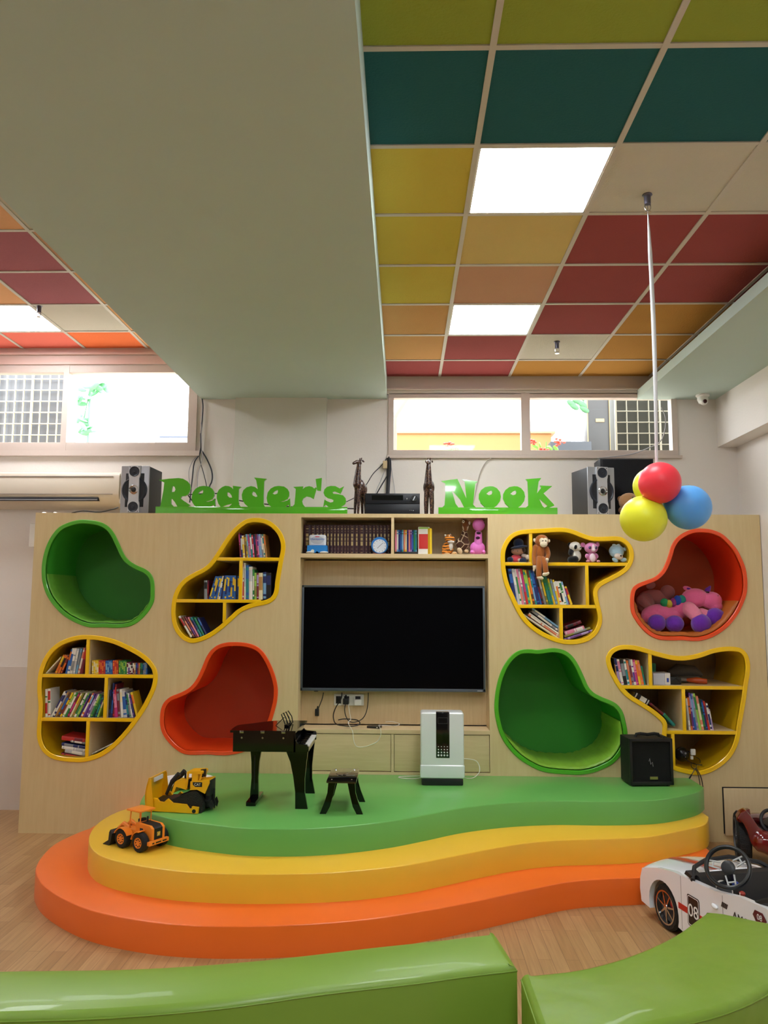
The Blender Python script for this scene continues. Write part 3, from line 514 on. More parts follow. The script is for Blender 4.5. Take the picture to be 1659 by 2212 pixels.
slabs(T5, [(822,1345,1135,1245,26,'IV','lilac book at the bottom'), (822,1310,1112,1215,24,'QE','olive grey book second from the bottom'), (822,1268,1040,1200,44,'PW','pink book, second from the top'), (832,1205,1005,1140,34,'UK','dark maroon book at the top')], f'of the pile, bottom right, {LC}', f'flat pile in the {LC}', Y=6.05)
row(T8, 485, ZD[0], [(163,14,275,-45,'KA'), (178,28,278,-55,'NI'), (207,28,268,-52,'WP'), (236,36,262,-50,'KE'), (273,24,265,-48,'WT'), (298,22,255,-44,'OS'), (321,20,262,-42,'EU'), (342,24,265,-44,'WV'), (367,26,262,-46,'FP'), (394,26,255,-50,'YO'), (421,28,255,-55,'SO'), (450,14,200,-40,'TG')], f'in the top left cell, {LD}', f'books in the top left cell of the {LD}')
slabs(T8, [(482,700,330,610,60,'K','thick black binder lying'), (640,805,500,690,26,'UZ','brown book lying'), (755,925,640,800,32,'TG','green book lying lowest')], f'along the slope, middle left cell, {LD}', f'books sliding down the slope in the {LD}', Y=6.08)
row(T8, 962, ZD[1], [(920,20,330,-40,'WH'), (941,20,340,-42,'OZ'), (962,18,390,-50,'VI'), (981,22,380,-55,'BL'), (1004,22,385,-65,'IE'), (1027,26,385,-72,'MG'), (1054,26,355,-66,'SC'), (1081,20,325,-60,'DG'), (1102,20,318,-62,'NB'), (1123,22,302,-60,'RU'), (1146,20,280,-52,'WN'), (1167,14,220,-42,'I')], f'in the middle right cell, {LD}', f'leaning books in the middle right cell of the {LD}')
# encyclopedia row over the television
TN = tf(640, 1100, 7.54); ed = [120, 228, 308, 372, 432, 484, 540, 598, 652, 708, 768, 816, 866, 950, 1016, 1112, 1172, 1236, 1293, 1352, 1412, 1472, 1535]
for k, (a, b) in enumerate(zip(ed, ed[1:])):
    p = at(*TN(a+2, 745), 6.13); q = at(*TN(b-2, 745), 6.13)
    CN['g'] = 'C2AE7A'; CW['g'] = 'gold'; CN['u'] = '3E1C26'; CW['u'] = 'dark maroon'
    book(Vector((p.x, 6.13, ZS)), Vector((0, 0, 1)), (q.x-p.x), .232, .17, 'ug', f'dark maroon encyclopedia volume with gold lettering, {ORD[k]} from the left above the television', 'encyclopedia volumes above the television', ZS,
         ((.93, .937), (.85, .88), (.78, .787), (.3, .44), (.47, .57), (.6, .7), (.18, .187), (.06, .075)), name='encyclopedia_volume', aw=(.3, .7))
TM = tf(840, 1100, 7.54)
for k, c in enumerate(['SP', 'LW', 'BN', 'NB', 'TL', 'OS', 'YC', 'VN', 'PS', 'IV', 'NB', 'TG', 'LT']):
    p = at(*TM(100+k*27.5, 712), 6.09); q = at(*TM(126+k*27.5, 712), 6.09)
    book(Vector((p.x, 6.09, ZS+.0205)), Vector((0, 0, 1)), q.x-p.x, .17, .13, c, f'thin {CW[c[0]]} book, {ORD[k]} from the left in the black tray above the television', 'thin books in the black tray', None, ((.1, .8), (.86, .92)))
p = at(*TM(95, 745), 6.07); q = at(*TM(470, 745), 6.07); m = MB(); m.box((p.x, 6.05, ZS+.0005), (q.x, 6.24, ZS+.02), .003); m.box((p.x, 6.225, ZS+.018), (q.x, 6.24, ZS+.06), .002)
tag(m.build('book_tray', BLACK, loc=(p.x, 6.07, ZS)), 'shallow black tray under the thin books above the television', 'tray')
p = at(*TM(478, 745), 6.07); q = at(*TM(662, 745), 6.07)
book(Vector((p.x, 6.07, ZS)), Vector((0, 0, 1)), q.x-p.x, .212, .14, 'WRM', 'very thick white and red book beside the yellow picture book above the television', None, ZS, ((.2, .74), (.93, .99)))
p = at(*TM(666, 745), 6.05); m = MB(); R = Matrix.Translation((p.x, 6.05, ZS+.0006)) @ Matrix.Rotation(radians(38), 4, 'Z'); m.box((0, 0, 0), (.003, .1, .2), M=R); m.box((.017, 0, 0), (.02, .1, .2), M=R); m.box((0, -.002, 0), (.02, .002, .2), M=R)
m.mi = 1; m.box((.003, .002, .003), (.017, .097, .197), M=R); m.mi = 2; m.box((.02, .012, .15), (.0206, .09, .18), M=R); m.mi = 3; m.box((.02, .02, .04), (.0206, .075, .12), .0002, M=R)
tag(m.build('picture_book', [bk('Y'), PAGE, mat('2F4A2A', .5), mat('5A4028', .5)], loc=p), 'yellow picture book with its cover turned outward above the television', 'book')
# ================================================================== the stepped stage
def tier(name, hexc, z0, z1, front, left, right, label, side=None):
    P = [atz(x, y, z1) for x, y in front]; q = smooth([Vector((p.x, p.y)) for p in P], 6, closed=False)
    q = [Vector((q[0].x+left, UF-.003))]+q+[Vector((q[-1].x+right, UF-.003))]
    m = MB(); r = .006; inn = offset(q, r) ; A = sum(q[i].x*q[(i+1) % len(q)].y-q[(i+1) % len(q)].x*q[i].y for i in range(len(q)))
    lo = [Vector((p.x, p.y, z0)) for p in q]; hi = [Vector((p.x, p.y, z1-r)) for p in q]; mid = [Vector((a.x*.7+b.x*.3, min(a.y*.7+b.y*.3, UF-.003), z1-r*.3)) for a, b in zip(q, inn)]; top = [Vector((p.x, min(p.y, UF-.003), z1)) for p in inn]
    m.band(lo, hi); m.band(hi, mid); m.band(mid, top); m.face(top); m.face(lo[::-1])
    o = m.build(name, mat(hexc, .33, coat=.15, bump=.03, bscale=8, mottle=.04), loc=(sum(p.x for p in q)/len(q), 5.2, z0), weld=.0001, ang=50); return tag(o, label, 'stage step')
tier('stage_step', 'F87226', 0, .15, [(192,1790),(165,1800),(120,1822),(92,1848),(77,1875),(82,1896),(98,1916),(135,1940),(190,1964),(260,1981),(350,1994),(450,2000),(560,2000),(680,1995),(800,1985),(900,1970),(1000,1952),(1080,1935),(1150,1920),(1220,1906),(1290,1899),(1390,1895),(1440,1889),(1490,1877),(1523,1861),(1534,1838)], .05, 0, 'lowest orange curved step of the stage')
tier('stage_step', 'F2C23A', .15, .30, [(318,1738),(290,1743),(250,1755),(215,1775),(196,1797),(192,1818),(203,1838),(232,1854),(290,1868),(370,1880),(460,1886),(560,1888),(680,1886),(780,1880),(880,1868),(960,1853),(1040,1837),(1120,1823),(1200,1815),(1300,1812),(1400,1807),(1480,1792),(1523,1780),(1531,1764)], .03, 0, 'middle yellow curved step of the stage')
tier('stage_step', '6CB45A', .30, .45, [(345,1693),(322,1705),(306,1725),(303,1742),(318,1754),(355,1765),(400,1774),(470,1783),(540,1789),(640,1790),(740,1785),(840,1774),(920,1760),(1000,1745),(1100,1734),(1200,1730),(1300,1731),(1400,1729),(1460,1722),(1505,1711),(1520,1700)], .02, 0, 'top green curved platform of the stage')
SZ = .45
# ================================================================== television, sockets, things on the console
def px(p, q, Y): a = at(*p, Y); b = at(*q, Y); return a, b
a, b = at(654, 1265, 6.12), at(1048, 1494, 6.12); t = thing('television', ((a.x+b.x)/2, 6.12, b.z), 'large flat black television with thin grey bezel in the niche', 'television')
m = MB(); m.box((a.x, 6.12, b.z), (b.x, 6.16, a.z), .004); m.box((a.x+.2, 6.16, b.z+.1), (b.x-.2, 6.195, a.z-.15), .01); m.build('casing', mat('2A2D33', .5), t)
m = MB(); w_ = .012
for p, q in (((a.x-.003, b.z-.004), (b.x+.003, b.z+.018)), ((a.x-.003, a.z-.012), (b.x+.003, a.z+.003)), ((a.x-.003, b.z), (a.x+w_, a.z)), ((b.x-w_, b.z), (b.x+.003, a.z))): m.box((p[0], 6.112, p[1]), (q[0], 6.125, q[1]), .001)
m.build('bezel', mat('5E6874', .35, metal=.5), t)
m = MB(); m.box((a.x+.01, 6.116, b.z+.016), (b.x-.01, 6.121, a.z-.011)); m.build('screen', mat('030408', .1, mottle=0, spec=.22), t)
m = MB(); m.box((b.x-.06, 6.1115, b.z+.003), (b.x-.02, 6.1125, b.z+.008)); m.build('badge', mat('C0C4C8', .4), t)
m = MB(); m.box((a.x+.1, 6.12, b.z-.01), (a.x+.13, 6.14, b.z)); m.build('sensor', BLACK, t)
a, b = at(722, 1499, NB), at(786, 1524, NB); t = thing('socket_plate', ((a.x+b.x)/2, NB, b.z), 'white wall plate with sockets and switches under the television', 'socket')
m = MB(); m.box((a.x, NB-.01, b.z), (b.x, NB-.0005, a.z), .003); m.build('plate', WHITE, t)
for k, fx in enumerate((.15, .42, .8)):
    cx = a.x+(b.x-a.x)*fx; cz = (a.z+b.z)/2; m = MB(); m.box((cx-.022, NB-.013, cz-.03), (cx+.022, NB-.009, cz+.03), .002); m.mi = 1
    for dx, dz in ((-.009, -.008), (.009, -.008), (0, .012)): m.cyl((cx+dx, NB-.0135, cz+dz), (cx+dx, NB-.012, cz+dz), .003, .003, 8)
    m.build('socket', [mat('DDD9D0', .5), BLACK], t)
for fx in (.56, .63): cx = a.x+(b.x-a.x)*fx; m = MB(); m.box((cx-.006, NB-.014, b.z+.025), (cx+.006, NB-.009, a.z-.025), .002); m.build('switch', WHITE, t)
def cable(name, pts, r, m_, label, Y=None, cat='cable', group=None, end=None):
    P = [Vector(p) if len(p) == 3 else at(p[0], p[1], Y) for p in pts]; P = smooth(P, 5, closed=False); m = MB(); m.tube(P, r, 8)
    if end: d = (P[-1]-P[-2]).normalized(); m.mi = 1; m.tube([P[-1]-d*.005, P[-1]+d*.02, P[-1]+d*.03], [end*.7, end, end*.6], 8)
    lo = min(P, key=lambda q: q.z); return tag(m.build(name, [m_, m_], loc=lo), label, cat, group)
KB = mat('121214', .45); WC = mat('E6E2D6', .5)
cx = lambda x, y, d=0: at(660+x/4.046, 1480+y/4.046, 6.19-d)
p = cx(352, 140, .02); m = MB(); m.box((p.x-.022, 6.16, p.z-.025), (p.x+.022, 6.205, p.z+.02), .006); m.tube([(p.x, 6.17, p.z+.02), (p.x, 6.185, p.z+.045)], [.012, .004]); tag(m.build('power_plug', KB, loc=p), 'black power plug in the middle socket of the white plate', 'plug')
p = cx(460, 150, .02); m = MB(); m.box((p.x-.028, 6.155, p.z-.022), (p.x+.028, 6.205, p.z+.02), .005); tag(m.build('power_adapter', WHITE, loc=p), 'white square power adapter in the right socket of the plate', 'adapter')
cable('power_cable', [cx(318, 65), cx(310, 120, .01), cx(262, 200, .01), cx(243, 270, .02), cx(262, 335, .1), cx(330, 355, .13), cx(420, 358, .13), cx(475, 338, .11), cx(455, 308, .06), cx(400, 298, .03), cx(330, 296, .03), cx(285, 305, .03)], .004, KB, 'black cable looping from behind the television onto the console')
cable('power_cable', [cx(348, 165, .04), cx(342, 215, .04), cx(352, 270, .03), cx(385, 318, .05), cx(440, 322, .04), cx(505, 285, .02), cx(540, 200, .01), cx(549, 65)], .0035, KB, 'black cable from the middle plug curving up to the television')
cable('hanging_cable', [cx(157, 65), cx(145, 120), cx(122, 180, .005), cx(108, 215, .01)], .0035, KB, 'short black cable with a plug hanging at the left of the sockets', end=None)
p = cx(102, 235, .015); m = MB(); m.box((p.x-.016, p.y-.012, p.z-.03), (p.x+.014, p.y+.012, p.z+.025), .004); m.cyl((p.x, p.y, p.z+.02), (p.x+.004, p.y, p.z+.045), .007, .004, 8); tag(m.build('cable_plug', KB, loc=p), 'black plug end of the short cable left of the sockets', 'plug')
ph = at(603, 335) if False else None
p = Vector((at(809, 1565, 6.1).x, 6.09, ZC)); t = thing('power_bank', p, 'flat black power bank lying on the console under the television', 'power bank')
m = MB(); R = Matrix.Translation(p+Vector((0, 0, .0005))) @ Matrix.Rotation(radians(-18), 4, 'Z'); m.box((-.05, -.035, 0), (.05, .035, .016), .004, M=R); m.build('body', mat('26241F', .35), t)
m = MB(); m.box((.028, -.037, .005), (.04, -.035, .011), M=R); m.build('port', WHITE, t)
cable('usb_cable', [cx(375, 175, .03), cx(385, 240, .04), cx(395, 300, .07), cx(372, 330, .16), cx(410, 400, .2), cx(418, 470, .2), cx(440, 530, .2), cx(490, 542, .2), cx(560, 525, .2), cx(630, 490, .2), cx(657, 430, .2), cx(655, 385, .2), cx(640, 352, .13)], .0025, WC, 'white charging cable drooping in front of the console doors')
cable('usb_cable', [cx(700, 322, .06), cx(760, 320, .05), cx(820, 338, .08), cx(790, 355, .12), cx(700, 352, .12), cx(640, 350, .12)], .002, WC, 'white cable coiled on the console beside the power bank')
# air purifier
py_ = 5.66; a, b = at(908, 1539, py_), at(1004, 1692, py_); t = thing('air_purifier', ((a.x+b.x)/2, 5.75, SZ), 'white air purifier with black control strip standing on the green stage', 'air purifier'); AX = (a.x+b.x)/2; W2 = (b.x-a.x)/2; AZ = a.z
m = MB(); m.box((AX-W2+.003, py_, SZ+.045), (AX+W2-.003, py_+.17, AZ), .018, seg=3); m.build('body', mat('E4E9E8', .3, coat=.3), t)
m = MB(); m.box((AX-W2-.001, py_-.006, SZ+.05), (AX+W2+.001, py_+.04, SZ+.14), .012, seg=3); m.build('lower_cover', mat('DEE6E4', .3, coat=.3), t)
m = MB(); m.box((AX-W2+.01, py_+.002, SZ+.0005), (AX+W2-.01, py_+.165, SZ+.05), .01); m.build('base', mat('16181C', .4), t)
m = MB(); m.box((AX-.045, py_-.004, AZ-.31), (AX+.05, py_+.06, AZ+.001), .005); cp = m.build('control_strip', mat('08090B', .12, coat=.5), t)
m = MB()
for i in range(4):
    for j in range(4): r_ = .0028+.0013*j; c = Vector((AX-.028+.0205*i, py_-.0045, AZ-.232-.0195*j)); m.cyl(c, c-Vector((0, .001, 0)), r_, r_, 10)
m.build('vent_dots', mat('D8DCDC', .3), cp)
m = MB(); zz = AZ-.055
for p_, q_ in (((-.032, -.02), (.036, -.0185)), ((-.032, .02), (.036, .0215)), ((-.032, -.02), (-.0305, .02)), ((.0345, -.02), (.036, .02))): m.box((AX+p_[0], py_-.0046, zz+p_[1]), (AX+q_[0], py_-.0042, zz+q_[1]))
m.build('display_frame', mat('4A4C4E', .4), cp)
m = MB()
for k in range(3):
    an = radians(90+120*k); c = Vector((AX+.002+.009*cos(an), py_-.001, SZ+.222+.009*sin(an))); m.ell(c, (.008, .0012, .0045), Euler((0, -an+radians(50), 0)), 10)
m.build('logo', mat('2E8F6A', .4), t)
text('lettering', 'CLEAN PWR', .017, XZt(AX+.002, py_-.001, SZ+.197), mat('24508E', .4), t, .0004)
cable('purifier_cable', [(AX+W2-.005, 5.8, SZ+.04), (AX+W2+.03, 5.85, SZ+.01), (AX+W2+.09, 5.9, SZ+.01), (AX+W2+.13, 5.93, SZ+.05), (AX+W2+.11, 5.96, SZ+.11), (AX+W2+.03, 5.97, SZ+.125), (AX+W2-.02, 5.96, SZ+.12)], .003, WC, 'white cord rising at the right side of the air purifier')
cable('purifier_cable', [(AX-W2+.02, 5.83, SZ+.02), (AX-W2-.04, 5.84, SZ+.006), (AX-W2-.12, 5.86, SZ+.005), (AX-W2-.15, 5.9, SZ+.005), (AX-W2-.06, 5.93, SZ+.005), (AX-W2+.03, 5.94, SZ+.005)], .003, WC, 'white cord looped on the stage left of the air purifier')
# ------------------------------------------------------------------ toy grand piano and stool
def slant(m, P, Q, th): m.prism(P, Q)
PX0, PX1 = -1.055, -.60; PYF, PYB = 5.0, 5.42; PZ0, PZ1 = .79, .905
t = thing('toy_piano', (-.83, 5.2, SZ), 'glossy black toy grand piano standing on the green stage', 'toy piano')
body = [(-1.055, PYF), (-.665, PYF), (-.665, PYB), (-.80, PYB), (-.88, PYB-.03), (-.96, PYB-.13), (-1.03, PYB-.2), (-1.055, PYB-.26)]
m = MB(); m.prism([Vector((x, y, PZ0)) for x, y in body], (0, 0, PZ1-PZ0)); m.build('case', GLOSSK, t)
lid = [(x+(-.018 if x < -.9 else 0), y+(-.008 if y == PYF else .008)) for x, y in body]; lid = [(min(x, -.655), y) if x > -.7 else (x, y) for x, y in lid]
lid[1] = (-.665, PYF-.008); lid[2] = (-.645, PYB+.008)
m = MB(); m.prism([Vector((x, y, PZ1+.001)) for x, y in smooth([Vector(q) for q in lid[3:]+lid[:1]], 4, closed=False)]+[Vector((x, y, PZ1+.001)) for x, y in lid[1:3]], (0, 0, .013)); ld_ = m.build('lid', GLOSSK, t, ang=25)
for x in (-1.0, -.87, -.74):
    m = MB(); m.box((x-.012, PYF-.012, PZ1-.002), (x+.012, PYF-.007, PZ1+.0145), .001); m.cyl((x, PYF-.006, PZ1-.03), (x, PYF-.001, PZ1-.03), .006, .006, 10); m.build('hinge', CHROME, t)
cheek = [(-.68, PZ1), (-.672, .88), (-.655, .862), (-.645, .857), (-.585, .853), (-.578, .84), (-.58, .80), (-.6, PZ0), (-.68, PZ0)]
for y in (PYF, PYB-.02):
    m = MB(); c = cheek if y > 5.1 else [(-.676, PZ1), (-.672, .875), (-.66, .85), (-.645, .838), (-.592, .834), (-.588, .825), (-.588, PZ0), (-.676, PZ0)]
    m.prism([Vector((x, y, z)) for x, z in c], (0, .02, 0)); m.build('cheek', GLOSSK, t)
m = MB(); m.box((-.665, PYF+.02, PZ0), (-.585, PYB-.02, PZ0+.03)); m.build('key_bed', GLOSSK, t)
for k in range(18):
    y0 = PYF+.022+k*(PYB-PYF-.044)/18; m = MB(); m.box((-.645, y0+.0008, PZ0+.031), (-.578, y0+.0195, PZ0+.042), .001); m.build('white_key', mat('F2F2EE', .2), t)
for k in [i for i in range(17) if i % 7 not in (2, 6)]:
    y0 = PYF+.022+(k+1)*(PYB-PYF-.044)/18; m = MB(); m.box((-.645, y0-.005, PZ0+.0425), (-.607, y0+.005, PZ0+.052), .001); m.build('black_key', GLOSSK, t)
def curvleg(m, pts, y0, y1): m.prism([Vector((x, y0, z)) for x, z in pts], (0, y1-y0, 0))
fl = [(-.72, PZ0-.001), (-.695, .73), (-.675, .64), (-.662, .55), (-.66, SZ+.0005), (-.583, SZ+.0005), (-.603, .55), (-.604, .63), (-.595, .73), (-.588, PZ0-.001)]
for y in (PYF, PYB-.025): m = MB(); curvleg(m, fl, y, y+.025); m.build('leg', GLOSSK, t)
m = MB(); yc = 5.15; m.prism([Vector((x, yc, z)) for x, z in ((-.975, PZ0-.001), (-.965, .7), (-.962, .6), (-.97, SZ+.025), (-.915, SZ+.025), (-.92, .6), (-.915, .7), (-.9, PZ0-.001))], (0, .03, 0)); m.mi = 1; m.box((-.948, yc-.002, .53), (-.94, yc, .74)); m.build('leg', [GLOSSK, mat('1B1B20', .4)], t)
m = MB(); m.box((-.975, 5.05, SZ+.0005), (-.915, 5.33, SZ+.026), .003); m.build('foot', GLOSSK, t)
m = MB()
for dx in (0, .022, .044): m.tube([Vector((-.755+dx*.5, 5.18+dx*2.2, PZ1+.018)), Vector((-.77+dx*.4, 5.18+dx*2.4, PZ1+.055)), Vector((-.785+dx*.4, 5.19+dx*2.2, PZ1+.085)), Vector((-.775+dx*.4, 5.2+dx*2.2, PZ1+.095)), Vector((-.755+dx*.5, 5.2+dx*2.2, PZ1+.06)), Vector((-.745+dx*.5, 5.195+dx*2.2, PZ1+.02))], .0035, 6)
m.box((-.76, 5.15, PZ1+.0145), (-.73, 5.32, PZ1+.026), .003); m.tube([(-.775, 5.25, PZ1+.06), (-.82, 5.2, PZ1+.0155)], .0025, 6); m.build('music_stand', GLOSSK, t)
t = thing('toy_stool', (-.365, 5.15, SZ), 'small glossy black piano stool right of the toy piano', 'stool')
zt = SZ+.20; a = atz(705, 1686, zt); b = atz(770, 1686, zt); c = atz(780, 1660, zt); d = atz(724, 1659, zt)
m = MB(); m.box((a.x, a.y, zt-.016), (b.x, c.y, zt), .004); m.build('seat', mat('15120E', .08, coat=1.), t); sx0, sx1, sy0, sy1 = a.x+.01, b.x-.01, a.y+.02, c.y-.04
for sx, s in ((sx0, -1), (sx1, 1)):
    for sy in (sy0, sy1):
        m = MB(); P = [(0, 0), (.005, -.06), (.02, -.11), (.05, -.1835), (.012, -.1835), (-.012, -.14), (-.03, -.07), (-.045, 0)]
        m.prism([Vector((sx+s*x, sy, zt-.016+z)) for x, z in P], (0, .02, 0)); m.build('leg', GLOSSK, t)
for x in (sx0+.02, sx1-.02):
    for y in (sy0+.01, sy1+.01): m = MB(); m.lathe((x, y, zt), [(.005, 0), (.004, .002)], 'Z', 10); m.build('screw', CHROME, t)
# white round tray behind the bulldozer
p = Vector((-1.5, 5.6, SZ)); m = MB(); m.lathe(p+Vector((0, 0, .0005)), [(.12, 0), (.19, .03), (.195, .036), (.185, .036), (.115, .008)], 'Z', 40)
tag(m.build('round_tray', WHITE, loc=p), 'white round tray lying on the stage behind the bulldozer', 'tray')
# black combo amplifier
t = thing('guitar_amplifier', (1.74, 5.78, SZ), 'black speaker cabinet with grille cloth and top handle on the stage', 'amplifier'); ax0, ax1, ay0, ay1, az = 1.578, 1.885, 5.70, 5.90, .775
ampM = Matrix.Translation((1.735, 5.8, 0)) @ Matrix.Rotation(radians(4), 4, 'Z') @ Matrix.Translation((-1.735, -5.8, 0))
m = MB(); m.box((ax0, ay0+.02, SZ+.012), (ax1, ay1, az), .008, M=ampM); m.build('cabinet', mat('060707', .6, bump=.5, bscale=150), t)
m = MB(); 
for p_, q_ in (((ax0, SZ+.01), (ax1, SZ+.035)), ((ax0, az-.022), (ax1, az+.002)), ((ax0, SZ+.01), (ax0+.02, az)), ((ax1-.02, SZ+.01), (ax1, az))): m.box((p_[0], ay0, p_[1]), (q_[0], ay0+.025, q_[1]), .005, M=ampM)
m.build('front_frame', mat('0A0B0C', .5), t)
m = MB(); m.box((ax0+.018, ay0+.012, SZ+.03), (ax1-.018, ay0+.02, az-.02), M=ampM); gl = m.build('grille_cloth', mat('08080A', .95, bump=.8, bscale=400), t)
m = MB(); m.box((1.72, ay0+.007, SZ+.047), (1.775, ay0+.012, SZ+.066), .001, M=ampM); m.build('nameplate', mat('8A8A4A', .35, metal=.5), gl)
m = MB(); m.tube([ampM @ Vector((1.715, ay0+.01, .62)), ampM @ Vector((1.722, ay0+.01, .64)), ampM @ Vector((1.728, ay0+.01, .6)), ampM @ Vector((1.74, ay0+.01, .615)), ampM @ Vector((1.745, ay0+.01, .585))], .0015, 5); m.build('logo', mat('B8B8B8', .4), gl)
m = MB(); m.tube([ampM @ Vector(q) for q in ((1.655, 5.79, az), (1.66, 5.79, az+.018), (1.69, 5.79, az+.022), (1.74, 5.79, az+.016), (1.79, 5.79, az+.022), (1.82, 5.79, az+.018), (1.825, 5.79, az))], .011, 8); m.build('handle', mat('0B0B0C', .6, bump=.6, bscale=120), t)
for x in (ax0+.03, ax1-.03):
    for y in (ay0+.03, ay1-.03): m = MB(); m.cyl(ampM @ Vector((x, y, SZ+.0005)), ampM @ Vector((x, y, SZ+.013)), .012, .012, 12); m.build('foot', BLACK, t)
for k in range(6): m = MB(); q = ampM @ Vector((1.83+.008*(k % 2), 5.84-.02*k, az)); m.lathe(q, [(.007, 0), (.006, .009)], 'Z', 10); m.build('knob', KB, t)
# ------------------------------------------------------------------ shelf oddments in the lower right bookcase
z0 = ZD[0]; a, b = at(*T8(537, 470), 6.08), at(*T8(655, 470), 6.08); c = at(*T8(715, 470), 6.08)
t = thing('cardboard_box', (a.x, 6.1, z0), 'blue and white cardboard box on the upper shelf of the lower right bookcase', 'box'); m = MB(); m.box((a.x, 6.06, z0+.0006), (b.x, 6.2, z0+.085), .001); m.build('carton', mat('C9CDDA', .6), t)
m = MB(); m.box((b.x, 6.06, z0+.0006), (c.x, 6.2, z0+.087), .001); m.mi = 1; m.box((b.x+.015, 6.0585, z0+.02), (c.x-.012, 6.06, z0+.05)); m.build('blue_end', [mat('2446B0', .5), WHITE], t)
p = at(*T8(550, 330), 6.3); m = MB(); m.box((p.x-.03, 6.3, z0+.0006), (p.x+.015, 6.32, z0+.14), .002); tag(m.build('folder', mat('3FA886', .5), loc=(p.x, 6.3, z0)), 'small teal folder standing behind the blue and white box', 'folder')
p = at(*T8(765, 460), 6.09); m = MB(); m.box((p.x-.045, 6.06, z0+.0006), (p.x+.045, 6.13, z0+.06), .012); m.tube([(p.x-.03, 6.055, z0+.03), (p.x, 6.05, z0+.055), (p.x+.03, 6.055, z0+.02)], .003, 6); tag(m.build('pouch', BLACK, loc=(p.x, 6.09, z0)), 'small black pouch beside the blue and white box', 'pouch')
p = at(*T8(870, 400), 6.3); m = MB(); m.tube([(p.x-.13, 6.3, z0+.075), (p.x-.05, 6.31, z0+.085), (p.x+.08, 6.32, z0+.075), (p.x+.15, 6.33, z0+.05)], [.012, .055, .05, .012], 14); m.tube([(p.x-.1, 6.25, z0+.026), (p.x+.1, 6.26, z0+.026)], [.025, .025], 10)
tag(m.build('cloth_bag', mat('5B5650', .9, bump=.5, bscale=30), loc=(p.x, 6.3, z0)), 'crumpled dark grey bag at the back of the upper shelf', 'bag')
p = at(*T8(1010, 450), 6.14); m = MB(); m.tube([(p.x-.06, 6.2, z0+.025), (p.x, 6.16, z0+.025), (p.x+.07, 6.14, z0+.02)], [.012, .024, .019], 12); m.mi = 1; m.tube([(p.x-.14, 6.24, z0+.025), (p.x-.06, 6.2, z0+.025)], [.016, .014], 10)
tag(m.build('screwdriver', [mat('C2501E', .4), mat('8A857E', .4)], loc=(p.x, 6.15, z0)), 'orange handled tool lying on the upper shelf right of the black pouch', 'tool')
z1 = at(*T8(860, 1330), 6.1); c = Vector((at(*T8(845, 1270), 6.12).x, 6.12, z1.z+.075))
t = thing('webcam', (c.x, 6.12, z1.z+.02), 'round black camera with tangled cables, bottom cell of the lower right bookcase', 'camera')
m = MB(); m.ell(c, (.052, .05, .055)); m.build('body', mat('0C0C0E', .25), t)
m = MB(); m.ell(c+Vector((.012, -.047, .015)), (.008, .005, .008), None, 10); m.ell(c+Vector((.01, -.047, -.012)), (.004, .004, .004), None, 8); m.build('lens', mat('9AA0A6', .2), t)
m = MB(); m.box(c+Vector((.055, -.04, .0)), c+Vector((.09, -.02, .045)), .005); m.box(c+Vector((.05, -.045, -.03)), c+Vector((.07, -.025, -.005)), .004); m.build('cable_tag', WHITE, t)
G8 = lambda x, y, d: at(*T8(x, y), 6.1-d)
m = MB()
for q in ([(800,1170,0),(850,1150,0),(920,1190,0),(980,1240,0),(1030,1270,0),(1035,1310,.0)], [(870,1260,.02),(930,1300,.03),(1000,1325,.04),(1060,1330,.05)], [(940,1300,.03),(945,1350,.1),(985,1370,.115),(1000,1330,.08),(960,1310,.04)]): m.tube(smooth([G8(*r) for r in q], 4, closed=False), .0028, 6)
m.build('cord', KB, t)
cable('hanging_cable', [G8(985,1370,.1125), G8(1012,1420,.125), G8(1030,1500,.125), G8(1040,1600,.125), G8(1045,1640,.122)], .0028, KB, 'left of two thin black cords hanging below the bottom cell')
cable('hanging_cable', [G8(992,1362,.1125), G8(1035,1430,.125), G8(1060,1520,.125), G8(1072,1640,.122)], .0028, KB, 'right of two thin black cords hanging below the bottom cell')
cable('hanging_cable', [G8(985,1365,.1125), G8(960,1410,.125), G8(942,1440,.125)], .0028, KB, 'short black cord end with connector hanging over the yellow rim', end=.006)
# ================================================================== on top of the wall unit
SG = mat('58B82C', .08, coat=1., mottle=.02)
def sign(name, label, T, base, letters, Y=6.03, d=.025):
    c = at(*T(*base[0]), Y); t = thing(name, (c.x, Y, UTOP), label, 'sign')
    cv = lambda pts: [(lambda p: (p.x, p.z+zoff))(at(*T(x, y), Y)) for x, y in pts]
    zoff = 0; zoff = UTOP+.0006-at(*T(*base[0]), Y).z
    b = cv(base); m = MB(); m.box((b[0][0], Y, UTOP+.0006), (b[2][0], Y+d, b[2][1]), .0008); m.build('base_bar', SG, t)
    for nm, loops in letters:
        L_ = []
        for kind, pts in loops:
            q = cv(pts); L_.append([Vector(v) for v in q] if kind == 's' else smooth([Vector(v) for v in q], 4))
        flat2d(nm, L_, d-.004, XZ(Y+d/2), SG, t)
TA = tf(330, 1000, 7.213); TB = tf(540, 1000, 7.213); TE = tf(940, 1000, 5.925)
B2 = lambda pts: [(x+(540-330)*7.213, y) for x, y in pts]
e_out = [(445,362),(380,372),(320,405),(275,465),(258,550),(270,620),(300,665),(350,705),(520,705),(560,680),(600,655),(618,705),(632,705),(622,555),(580,590),(520,608),(455,608),(520,598),(580,570),(610,520),(612,460),(585,410),(530,372)]
e_hole = [(430,425),(385,445),(350,482),(385,496),(425,482),(435,450)]
shift = lambda pts, dx, dy=0, sx=1: [(x*sx+dx, y+dy) for x, y in pts]
